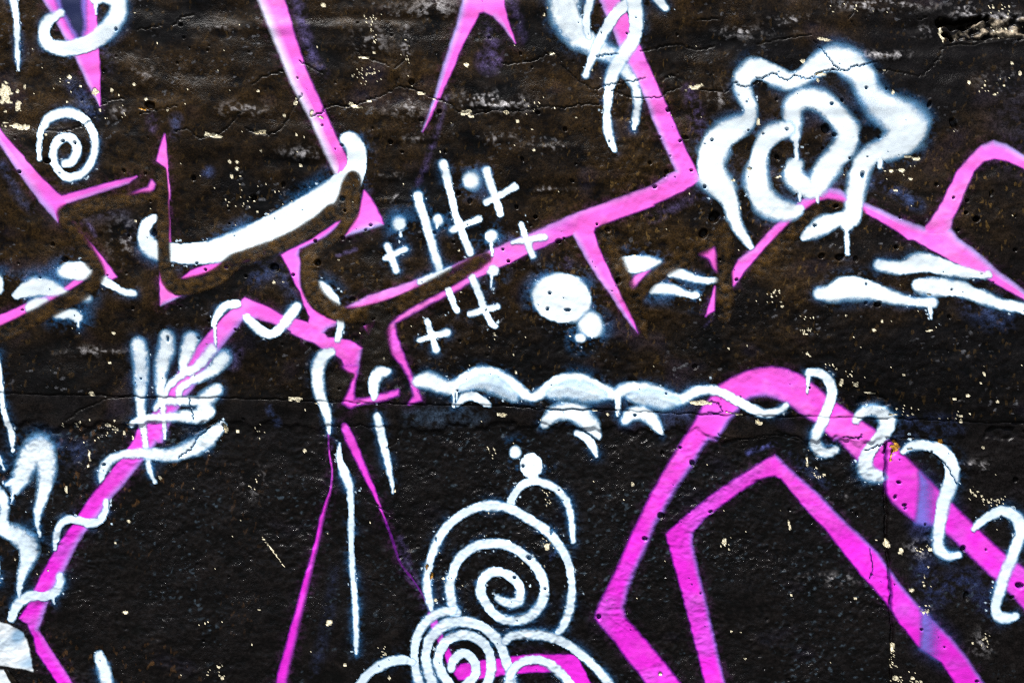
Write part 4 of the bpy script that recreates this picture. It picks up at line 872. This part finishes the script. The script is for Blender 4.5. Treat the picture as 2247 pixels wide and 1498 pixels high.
# --- white marks on top
paint('white_drip', 'thin white drip at the top left corner', 'white', [S('A1', [(20, -420, 60), (60, -90, 50), (80, -20, 50), (97, 60, 42), (110, 180, 36), (106, 320, 26), (110, 400, 26), (114, 455, 14)])], soft=2.8)
paint('white_cup', 'white cup shaped loop over the pink wedge at the top left', 'white',
      [S('A1', [(395, 85, 44), (310, 140, 62), (285, 205, 66), (305, 275, 80), (375, 312, 90), (480, 312, 95), (600, 272, 100), (700, 195, 100), (760, 105, 92), (772, 20, 88), (735, -60, 90), (640, -120, 80), (540, -130, 50)]), S('A1', [(620, -10, 60), (680, -20, 60), (740, 0, 60)]), S('A1', [(622, 10, 22), (626, 85, 14)])], soft=3.6)
paint('white_spiral', 'small white spiral at the upper left above the pink corner', 'white',
      [S('A1', [(270, 1050, 22), (268, 940, 36), (285, 830, 45), (350, 762, 56), (450, 742, 58), (550, 782, 54), (615, 870, 49), (632, 960, 43), (610, 1060, 43), (550, 1140, 45), (460, 1168, 49), (390, 1120, 50), (360, 1040, 47), (365, 970, 47), (400, 920, 56), (455, 908, 59), (505, 945, 63), (510, 1010, 56), (475, 1068, 50), (435, 1080, 47)])], soft=2.4)
paint('white_loop', 'broad misty white stroke curving down over the pink frame at the top', 'white',
      [S('A3', [(520, -460, 90), (430, -250, 130), (408, -90, 150), (415, 0, 160), (430, 100, 165), (500, 215, 150), (620, 300, 110), (740, 368, 85), (800, 440, 72), (860, 520, 56), (890, 590, 48), (897, 680, 44), (886, 780, 40), (873, 845, 20)])], mist=0.14, soft=11, thin=.5)
paint('white_strand', 'short white strand inside the misty loop at the top', 'white', [S('A3', [(700, -360, 40), (605, -90, 50), (590, -20, 46), (566, 90, 44), (562, 180, 48), (578, 235, 34)])], soft=4)
paint('white_strand', 'white strand ending in a round drop, crossing the misty loop', 'white', [S('A3', [(840, 10, 60), (740, 105, 72), (660, 235, 62), (600, 365, 44), (566, 460, 32), (556, 490, 38)])], soft=3.4)
paint('white_strand', 'longest white strand hanging down left of the pink frame', 'white', [S('A3', [(640, -420, 90), (790, -230, 100), (850, -90, 100), (875, 0, 90), (885, 110, 82), (880, 220, 84), (822, 330, 80), (762, 420, 74), (726, 510, 68), (705, 620, 54), (695, 740, 48), (700, 850, 48), (720, 930, 48), (742, 985, 28)])], soft=3.2)
paint('white_dash', 'short white dash cut by the top edge, right of the strands', 'white', [S('A3', [(860, -220, 40), (960, -90, 46), (1025, -15, 50), (1080, 52, 38)])], soft=4)
paint('white_rose_rim', 'wavy white outer rim of the rose at the upper right', 'white',
      [S('B3', [(1645, 275, 30), (1580, 180, 56), (1535, 90, 68), (1515, 0, 72)], 'A3', [(1530, 1420, 80), (1510, 1330, 95), (1450, 1235, 135), (1390, 1150, 165), (1382, 1040, 160), (1425, 930, 165), (1530, 850, 135), (1615, 790, 90), (1637, 720, 68), (1605, 640, 84), (1585, 560, 96), (1612, 490, 108), (1680, 448, 112)],
         'A4', [(100, 490, 115), (210, 538, 90), (300, 505, 92), (400, 432, 108), (520, 390, 150), (620, 430, 150), (690, 500, 135), (730, 600, 125), (800, 690, 150), (900, 760, 185), (990, 830, 225), (950, 920, 190), (860, 975, 120), (755, 1020, 105), (690, 1100, 108), (662, 1220, 104), (645, 1330, 100), (632, 1430, 96)], 'B4', [(620, 60, 96), (592, 120, 84)]),
       S('B4', [(570, 85, 70), (440, 135, 105), (350, 185, 66), (310, 215, 30)]), S('B4', [(590, 150, 30), (592, 240, 24), (596, 322, 20)]), S('A4', [(815, 1020, 40), (818, 1095, 22)])], mist=0, soft=10, thin=.35)
paint('white_rose_heart', 'white heart loop at the middle of the rose', 'white',
      [S('A4', [(250, 905, 56), (238, 800, 95), (240, 705, 108), (312, 650, 108), (420, 670, 118), (505, 745, 108), (575, 822, 118), (605, 885, 118), (568, 980, 130), (500, 1060, 130), (442, 1140, 128), (402, 1225, 110), (365, 1250, 90), (300, 1215, 112), (248, 1160, 112), (242, 1112, 100), (262, 1085, 76)]),
       S('A4', [(256, 905, 34), (262, 980, 24), (268, 1052, 22)]), S('A4', [(285, 1260, 22), (286, 1322, 12)]), S('A4', [(398, 1265, 28), (405, 1332, 12)])], mist=0, soft=8.5, thin=.3)
paint('white_rose_petal', 'white crescent petal on the left side of the rose', 'white',
      [S('A4', [(205, 850, 80), (115, 880, 112), (45, 955, 104), (15, 1060, 100), (0, 1190, 130), (45, 1310, 140), (140, 1375, 120), (240, 1390, 90), (290, 1370, 40)])], mist=0, soft=9.5, thin=.35)
paint('white_fin', 'upper white fin whose tip touches the pink ridge at the right', 'white', [S('B4', [(805, 395, 60), (880, 405, 66), (960, 415, 72), (1040, 390, 100), (1130, 382, 112), (1250, 412, 92), (1380, 440, 60), (1495, 462, 38), (1528, 455, 46)])], soft=5.5, thin=.15)
paint('white_fin', 'white fin with a short drip at its right end', 'white', [S('B4', [(412, 580, 66), (490, 582, 88), (560, 548, 130), (650, 540, 132), (760, 562, 104), (870, 600, 75), (980, 625, 52), (1080, 640, 46), (1160, 640, 54)]), S('B4', [(1138, 650, 28), (1148, 740, 20)])], soft=6, thin=.15)
paint('white_fin', 'white fin running off the right edge', 'white', [S('B4', [(1065, 525, 78), (1150, 532, 104), (1250, 542, 98), (1370, 560, 84), (1480, 600, 72), (1600, 645, 54), (1759, 680, 58), (1950, 720, 44), (2080, 745, 20)])], soft=5.5, thin=.15)
paint('white_cross', 'white cross on the pink frame arm right of the dots', 'white', [S('B3', [(130, 128, 34), (170, 235, 38), (205, 330, 38)]), S('B3', [(75, 245, 26), (170, 228, 34), (280, 208, 40)])], soft=3)
paint('white_cross', 'white cross topmost of the group, with a long upright', 'white', [S('A2', [(1580, 1125, 50), (1622, 1250, 45), (1670, 1405, 46)]), S('A2', [(1582, 1330, 38), (1670, 1282, 40), (1765, 1228, 44)])], soft=2.8)
paint('white_cross', 'small white cross left of the parallel lines', 'white', [S('B2', [(930, 272, 38), (960, 350, 36), (990, 430, 36)]), S('B2', [(912, 350, 28), (975, 325, 32), (1045, 290, 36)])], soft=3.4)
paint('white_cross', 'lowest white cross, standing alone above the wavy line', 'white', [S('B2', [(1190, 757, 38), (1220, 850, 38), (1250, 950, 38)]), S('B2', [(1142, 886, 32), (1230, 862, 36), (1318, 840, 46)])], soft=2.8)
paint('white_dot', 'round white dot between the topmost cross and the parallel lines', 'white', [E('A2', 1475, 1188, 46, 44)], soft=7)
paint('white_dot', 'white dot with a drip left of the parallel lines', 'white', [E('B2', 1010, 125, 36, 40), S('B2', [(1008, 150, 18), (1018, 208, 10)])], soft=3.4)
paint('white_dot', 'small white dot with a short tail between the parallel lines', 'white', [E('B2', 1262, 97, 28, 34), S('B2', [(1258, 120, 26), (1255, 152, 16)])], soft=3)
paint('white_dot', 'white dot dripping onto the pink frame arm', 'white', [E('B2', 1610, 205, 38, 42), S('B2', [(1612, 240, 22), (1618, 330, 14)])], soft=4)
paint('white_dot', 'white dot at the lower edge of the pink arm with a thin drip', 'white', [E('B2', 1625, 430, 34, 34), S('B2', [(1616, 455, 20), (1612, 540, 10)])], soft=4)
paint('white_disc', 'big white oval disc left of the pink spike', 'white', [E('B3', 400, 612, 190, 158, .15)], soft=4.6)
paint('white_disc', 'medium white disc touching the big one', 'white', [E('B3', 590, 790, 68, 76, -.3), S('B3', [(590, 850, 24), (595, 872, 10)])], soft=6)
paint('white_disc', 'smallest white disc below the other two', 'white', [E('B3', 525, 874, 33, 28)], soft=3)
paint('white_squiggle', 'white curl with a drip at the peak of the pink zigzag', 'white', [S('B1', [(1405, 790, 30), (1428, 730, 46), (1462, 682, 50), (1510, 655, 50), (1565, 648, 50)]), S('B1', [(1412, 800, 18), (1418, 920, 12)])], soft=2.6)
paint('white_squiggle', 'white U curve across the top arm of the pink zigzag', 'white', [S('B2', [(10, 738, 46), (70, 800, 54), (130, 842, 56), (180, 845, 54), (232, 808, 54), (282, 742, 60), (318, 692, 64), (338, 668, 52)])], soft=3)
paint('white_hand', 'misty white hand with spread fingers on the pink zigzag leg', 'white', [
      S('B1', [(905, 915, 77), (918, 1000, 84), (920, 1150, 73), (922, 1300, 50), (930, 1450, 38)], 'C1', [(808, 30, 33), (820, 120, 29), (840, 240, 26), (860, 320, 21), (878, 355, 19)]),
      S('B1', [(1095, 870, 77), (1085, 960, 90), (1055, 1060, 74), (1050, 1180, 58), (1060, 1280, 43), (1072, 1400, 29)], 'C1', [(930, 10, 21), (932, 108, 14)]),
      S('B1', [(1255, 885, 86), (1225, 965, 76), (1200, 1050, 47), (1188, 1110, 40), (1130, 1160, 38), (1090, 1210, 34), (1083, 1245, 22)]),
      S('B1', [(1390, 950, 65), (1290, 1060, 55), (1195, 1115, 40)]),
      S('B1', [(1470, 1000, 83), (1400, 1080, 65), (1290, 1140, 50), (1210, 1180, 41), (1172, 1225, 38), (1176, 1305, 24)]),
      S('B1', [(1420, 1215, 69), (1340, 1290, 95), (1340, 1380, 77)]),
      S('B1', [(1018, 1335, 34), (1050, 1298, 43), (1150, 1287, 46), (1280, 1290, 52)]),
      S('B1', [(855, 1450, 22), (900, 1415, 38), (1000, 1400, 43), (1150, 1392, 58), (1280, 1390, 77), (1370, 1360, 77)])], soft=8, thin=.42, mist=.13)
paint('white_stroke', 'curved white stroke below the hand, ending in a drip on the pink leg', 'white', [S('C1', [(1255, 40, 56), (1180, 110, 76), (1080, 170, 80), (960, 202, 58), (850, 195, 50), (730, 195, 40), (650, 215, 38), (602, 260, 44), (577, 310, 36), (570, 352, 20)])], mist=0.1, soft=7, thin=.35)
paint('white_squiggle', 'white S curve on the middle of the long pink leg', 'white', [S('C1', [(600, 468, 30), (598, 520, 32), (565, 575, 40), (510, 588, 46), (440, 572, 44), (372, 572, 42), (332, 620, 32), (316, 690, 25), (312, 738, 12)])], soft=2.4)
paint('white_squiggle', 'white S curve at the foot of the long pink leg', 'white', [S('C1', [(340, 888, 36), (340, 930, 40), (312, 982, 48), (250, 1003, 50), (180, 1002, 50), (112, 1040, 50), (78, 1098, 46), (66, 1130, 40)]), S('C1', [(304, 1005, 16), (308, 1045, 8)])], soft=2.4)
paint('white_leaf', 'misty white leaf bent double at the left edge', 'white', [S('C1', [(85, 395, 50), (120, 320, 84), (170, 215, 100), (220, 160, 120), (255, 220, 98), (262, 320, 82), (245, 420, 62), (220, 520, 38), (215, 590, 22), (230, 662, 8)]), S('C1', [(35, 370, 24), (80, 350, 40)]), S('C1', [(72, 420, 18), (70, 470, 8)])], mist=0.08, soft=9, thin=.4)
paint('white_figure', 'misty white twisting stroke at the left edge below the leaf', 'white', [S('C1', [(-200, 330, 30), (-90, 360, 56), (0, 430, 56), (28, 485, 44), (20, 560, 44), (30, 620, 66), (90, 650, 84), (150, 700, 100), (160, 780, 80), (132, 870, 46), (115, 950, 24), (110, 1012, 10)])], mist=0.12, soft=9.5, thin=.45)
paint('white_drip', 'white drip running down the left edge across the wall joint', 'white', [S('B1', [(-14, 960, 14), (8, 1130, 24), (20, 1300, 26), (45, 1410, 30), (75, 1498, 36)], 'C1', [(68, 100, 30), (70, 182, 8)])], soft=2.4)
paint('white_drip', 'tiny white drip at the left edge beside the bent leaf', 'white', [S('C1', [(-10, 215, 20), (18, 280, 14)]), ], soft=2.4)
paint('white_drip', 'hairline white drip cut by the left edge', 'white', [S('C1', [(-4, 780, 12), (0, 930, 8)])], soft=2)
paint('white_panel', 'weathered white patch with blue stains in the lower left corner', 'panel', [G('C1', [(-640, 1080), (0, 1148), (60, 1168), (130, 1212), (160, 1300), (186, 1428), (130, 1415), (60, 1405), (0, 1395), (-640, 1370)]), G('C1', [(-640, 1400), (0, 1422), (40, 1430), (70, 1480), (240, 1900), (-640, 1900)])], soft=2.2)
paint('black_stroke', 'black bar across the white patch in the lower left corner', 'black', [S('C1', [(30, 1425, 14), (60, 1470, 26), (95, 1530, 30), (250, 1880, 34)])], soft=2)
paint('white_finger', 'white finger stroke rising from the bottom edge', 'white', [S('C1', [(558, 1345, 50), (580, 1400, 62), (600, 1470, 60), (620, 1640, 60), (640, 1800, 40)])], mist=0.08, soft=6.5, thin=.3)
paint('white_wave', 'long wavy white line along the wall joint', 'white',
      [S('B2', [(1128, 1160, 60), (1200, 1152, 90), (1280, 1182, 78), (1345, 1200, 70), (1410, 1172, 80), (1500, 1125, 96), (1600, 1118, 92)], 'B3', [(20, 1158, 86), (110, 1210, 66), (195, 1262, 44), (280, 1218, 62), (360, 1170, 84), (450, 1155, 92), (540, 1172, 100), (640, 1210, 88), (740, 1242, 54), (800, 1215, 62), (880, 1202, 66), (980, 1218, 74), (1080, 1252, 66), (1180, 1278, 54), (1260, 1232, 56), (1360, 1212, 46), (1450, 1232, 58), (1560, 1290, 60), (1660, 1345, 54)], 'B4', [(50, 1368, 44), (105, 1364, 42), (160, 1345, 38), (195, 1316, 34)]),
       S('B3', [(765, 1255, 40), (768, 1310, 24), (764, 1380, 16)]), S('B2', [(1362, 1210, 20), (1366, 1322, 12)]), S('B2', [(1385, 1210, 14), (1386, 1292, 8)])], soft=4.6, thin=.2)
paint('white_haze', 'pale spray hanging under the second crest of the wavy line', 'white', [S('B3', [(330, 1235, 60), (450, 1215, 110), (560, 1232, 110), (660, 1250, 60)])], soft=13, thin=.3, op=.62)
paint('white_haze', 'pale spray hanging under the third crest of the wavy line', 'white', [S('B3', [(850, 1260, 50), (960, 1265, 100), (1060, 1285, 100), (1150, 1292, 50)])], soft=11, thin=.3, op=.62)
paint('white_haze', 'pale spray hanging under the first crest of the wavy line', 'white', [S('B2', [(1420, 1205, 40), (1540, 1165, 80), (1640, 1185, 100), (1760, 1260, 60)])], soft=12, thin=.3, op=.62)
paint('white_arc', 'small white arc under the left end of the wavy line', 'white', [S('B2', [(1388, 1308, 24), (1430, 1268, 48), (1490, 1255, 56), (1548, 1280, 52), (1592, 1312, 34)])], soft=3.4)
paint('white_arc', 'broad white arc under the middle of the wavy line', 'white', [S('B3', [(285, 1440, 46), (345, 1375, 80), (430, 1352, 96), (512, 1372, 105), (570, 1425, 92), (612, 1475, 74), (645, 1530, 20)])], mist=0, soft=7, thin=.3)
paint('white_arc', 'white arc right of the broad one under the wavy line', 'white', [S('B3', [(815, 1415, 50), (860, 1372, 68), (930, 1368, 72), (992, 1410, 66), (1030, 1465, 46), (1055, 1500, 20)])], soft=6, thin=.25)
paint('white_arc', 'smallest white arc, lowest below the wavy line', 'white', [S('C3', [(432, 80, 32), (490, 112, 44), (522, 155, 42), (540, 205, 16)])], soft=3)
paint('white_dot', 'small misty white dot left of the spiral topknot', 'white', [E('C3', 80, 190, 29, 32)], soft=7.5)
paint('white_topknot', 'white round head with an arched stem on top of the big spiral', 'white', [E('C3', 170, 262, 62, 70), S('C3', [(178, 310, 70), (190, 350, 40)]), S('C3', [(48, 490, 40), (78, 420, 42), (122, 372, 44), (185, 355, 44), (250, 366, 40), (320, 402, 36), (370, 462, 34), (395, 540, 30), (402, 620, 28), (408, 692, 20)])], soft=2.6)
paint('white_big_spiral', 'big white spiral with an outer arc at the bottom centre', 'white', [
      S('C2', [(1055, 1085, 16), (1045, 1040, 34), (1030, 950, 40), (1036, 850, 42), (1066, 740, 42), (1120, 640, 44), (1200, 560, 46), (1300, 507, 46), (1400, 490, 46)], 'C3', [(45, 508, 46), (130, 550, 46), (220, 608, 46), (288, 662, 46), (345, 740, 44), (385, 830, 44), (400, 920, 42), (400, 1020, 40), (380, 1110, 38), (350, 1180, 36), (322, 1214, 28)]),
      S('C2', [(1200, 1100, 40), (1175, 1060, 42), (1160, 980, 44), (1166, 900, 46), (1200, 812, 48), (1270, 742, 48), (1350, 710, 48), (1440, 705, 48)], 'C3', [(60, 726, 48), (135, 775, 48), (200, 845, 50), (238, 920, 50), (243, 990, 48), (218, 1065, 46), (150, 1125, 44), (70, 1143, 44), (0, 1130, 46)], 'C2', [(1385, 1075, 48), (1338, 990, 52), (1345, 915, 54), (1395, 872, 52), (1455, 872, 50)], 'C3', [(60, 895, 54), (105, 955, 50), (100, 1025, 46), (55, 1045, 44), (10, 1032, 40), (-20, 1015, 32)])], soft=2.6)
paint('white_small_spiral', 'white spiral of tight rings at the bottom edge', 'white', [
      S('C2', [(1180, 1085, 38), (1100, 1097, 40), (1022, 1150, 44), (972, 1230, 46), (957, 1330, 44), (962, 1420, 42), (995, 1540, 42)]),
      S('C2', [(1080, 1540, 46), (1038, 1440, 46), (1022, 1340, 50), (1050, 1242, 50), (1120, 1172, 50), (1210, 1147, 50), (1310, 1162, 50), (1390, 1212, 52), (1442, 1282, 52), (1475, 1370, 50), (1505, 1450, 46), (1512, 1540, 46)]),
      S('C2', [(1180, 1540, 48), (1118, 1450, 48), (1092, 1370, 50), (1110, 1300, 52), (1160, 1247, 50), (1232, 1225, 48), (1310, 1242, 48), (1370, 1302, 50), (1392, 1380, 50), (1385, 1460, 50), (1355, 1540, 50)]),
      S('C2', [(1165, 1420, 40), (1178, 1372, 48), (1222, 1332, 52), (1270, 1347, 50), (1303, 1400, 50), (1298, 1460, 50), (1250, 1512, 50)])], soft=2.6)
paint('white_arc', 'white arc left of the tight rings, leaving the bottom edge', 'white', [S('C2', [(540, 1780, 40), (580, 1630, 48), (630, 1530, 50), (700, 1440, 48), (790, 1382, 50), (880, 1362, 50), (945, 1380, 40)])], soft=2.8)
paint('white_arc', 'outer white arc right of the tight rings', 'white', [S('C3', [(22, 1265, 36), (45, 1240, 40), (110, 1225, 44), (200, 1225, 46), (300, 1246, 46), (400, 1300, 46), (490, 1370, 46), (570, 1450, 44), (635, 1540, 44), (690, 1680, 40), (690, 1800, 30)])], soft=2.8)
paint('white_arc', 'inner white arc over the pink slab', 'white', [S('C3', [(35, 1540, 46), (58, 1440, 46), (110, 1392, 46), (180, 1372, 46), (260, 1386, 46), (320, 1430, 46), (375, 1485, 46), (410, 1540, 46)])], soft=2.8)
paint('white_squiggle', 'white S curve with a drip on the arch of the broad pink arrow', 'white', [S('B4', [(342, 1102, 48), (400, 1102, 48), (458, 1135, 56), (490, 1200, 62), (490, 1270, 62), (462, 1350, 62), (430, 1420, 64)], 'C4', [(385, 0, 60), (350, 60, 50), (336, 120, 50), (355, 168, 56), (402, 188, 50), (452, 174, 34)]), S('B4', [(340, 1130, 26), (333, 1230, 12)])], soft=3.2)
paint('white_squiggle', 'white S curve ending at the orange chip beside the upright joint', 'white', [S('B4', [(655, 1412, 40), (700, 1362, 54), (770, 1347, 60), (830, 1372, 74), (855, 1420, 80)], 'C4', [(750, 0, 72), (740, 50, 74), (692, 120, 74), (642, 190, 74), (622, 250, 76), (642, 300, 80), (690, 322, 60), (728, 328, 40)])], soft=3.6)
paint('white_squiggle', 'tall white S curve right of the upright joint', 'white', [S('C4', [(835, 182, 26), (880, 152, 44), (960, 147, 50), (1040, 172, 64), (1098, 230, 74), (1114, 310, 74), (1090, 400, 70), (1062, 490, 64), (1046, 590, 60), (1036, 680, 54), (1046, 740, 54), (1090, 774, 44), (1150, 770, 30)])], soft=3.2)
paint('white_squiggle', 'tall white S curve nearest the right edge', 'white', [S('C4', [(1238, 622, 26), (1290, 572, 44), (1360, 532, 54), (1430, 527, 58), (1488, 572, 56), (1498, 650, 55), (1462, 740, 54), (1426, 830, 54), (1392, 910, 54), (1366, 1000, 54), (1352, 1070, 50), (1370, 1113, 50), (1420, 1124, 44), (1468, 1110, 30)])], soft=3.2)
#@END@

# ------------------------------------------------------------------ lay the wall itself
H = H - .5 * HF * PAINTED                       # paint fills the pores
ring = np.minimum(np.minimum(np.arange(NX)[None, :], NX - 1 - np.arange(NX)[None, :]), np.minimum(np.arange(NY)[:, None], NY - 1 - np.arange(NY)[:, None]))
H = np.where(ring == 0, -0.10, H)
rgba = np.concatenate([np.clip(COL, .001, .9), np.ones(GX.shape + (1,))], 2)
yc, ycj, yce = GY[:-1, :-1], yj[:-1, :-1], ye[:-1, :-1]
cu = yc < ycj
cl = yc >= yce
cb = ~cu & ~cl
cr = cl & (GX[:-1, :-1] >= xj[:-1, :-1])
cc = cl & (GX[:-1, :-1] >= xl[:-1, :-1]) & (GX[:-1, :-1] < xe[:-1, :-1])
cleft = cl & (GX[:-1, :-1] < xl[:-1, :-1])
cmid = cl & ~cr & ~cc & ~cleft
part_mesh('plaster_face', cu, rgba, M_UP, 'coat', label='brown black cracked plaster above the long horizontal joint')
part_mesh('mortar_band', cb, rgba, M_UP, 'coat', label='smooth dark mortar band just under the horizontal joint')
part_mesh('plaster_patch', cr, rgba, M_UP, 'coat', label='smoother dark plaster right of the upright joint')
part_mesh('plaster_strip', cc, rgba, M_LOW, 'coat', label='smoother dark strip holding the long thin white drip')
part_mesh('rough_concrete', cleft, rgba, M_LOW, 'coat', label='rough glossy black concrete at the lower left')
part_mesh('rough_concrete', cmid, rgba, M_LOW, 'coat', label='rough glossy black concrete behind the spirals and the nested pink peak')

for bx, m, orange in BIGCHIPS:                    # bare plaster where the coat has flaked off
    cells = m[:-1, :-1] | m[1:, :-1] | m[:-1, 1:] | m[1:, 1:]
    part_mesh('plaster_chip', cells, rgba[bx[0]:bx[1], bx[2]:bx[3]], M_UP, 'coat', .00012, 'orange brown broken plaster chip' if orange else None, None, wall, bx)
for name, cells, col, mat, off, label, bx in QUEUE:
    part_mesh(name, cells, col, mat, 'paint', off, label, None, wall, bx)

def box(name, x0, x1, y0, y1, z0, z1, mat, parent=None):
    v = [(x, y, z) for z in (z0, z1) for y in (y0, y1) for x in (x0, x1)]
    f = [(0, 2, 3, 1), (4, 5, 7, 6), (0, 1, 5, 4), (2, 6, 7, 3), (0, 4, 6, 2), (1, 3, 7, 5)]
    me = bpy.data.meshes.new(name); me.from_pydata(v, [], f); me.update()
    me.materials.append(mat)
    o = bpy.data.objects.new(name, me); C.objects.link(o)
    if parent: o.parent = parent
    return o

def plain(name, c, r, scale):
    m, t, b = nt_mat(name)
    N, L = t.nodes, t.links
    tc = N.new('ShaderNodeTexCoord'); n = N.new('ShaderNodeTexNoise'); n.inputs['Scale'].default_value = scale; n.inputs['Detail'].default_value = 8
    cr_ = N.new('ShaderNodeValToRGB')
    cr_.color_ramp.elements[0].position = .3; cr_.color_ramp.elements[1].position = .7
    cr_.color_ramp.elements[0].color = (*[v * .75 for v in c], 1); cr_.color_ramp.elements[1].color = (*[v * 1.2 for v in c], 1)
    L.new(tc.outputs['Object'], n.inputs['Vector']); L.new(n.outputs['Fac'], cr_.inputs['Fac']); L.new(cr_.outputs['Color'], b.inputs['Base Color'])
    b.inputs['Roughness'].default_value = r
    bp = N.new('ShaderNodeBump'); bp.inputs['Strength'].default_value = .4; bp.inputs['Distance'].default_value = .004
    L.new(n.outputs['Fac'], bp.inputs['Height']); L.new(bp.outputs['Normal'], b.inputs['Normal'])
    return m
xw0, xw1 = (XS[0] - 1123.5) * PX, (XS[-1] - 1123.5) * PX
box('wall_core', xw0 - .002, xw1 + .002, 0.07, 0.36, -0.2, 3.052, plain('bare_concrete', (.30, .28, .25), .9, 9), wall)
gnd = box('ground', -300, 300, -300, 300, -0.5, 0.0, plain('dark_asphalt', (.05, .05, .05), .9, 40))
gnd['kind'] = 'structure'
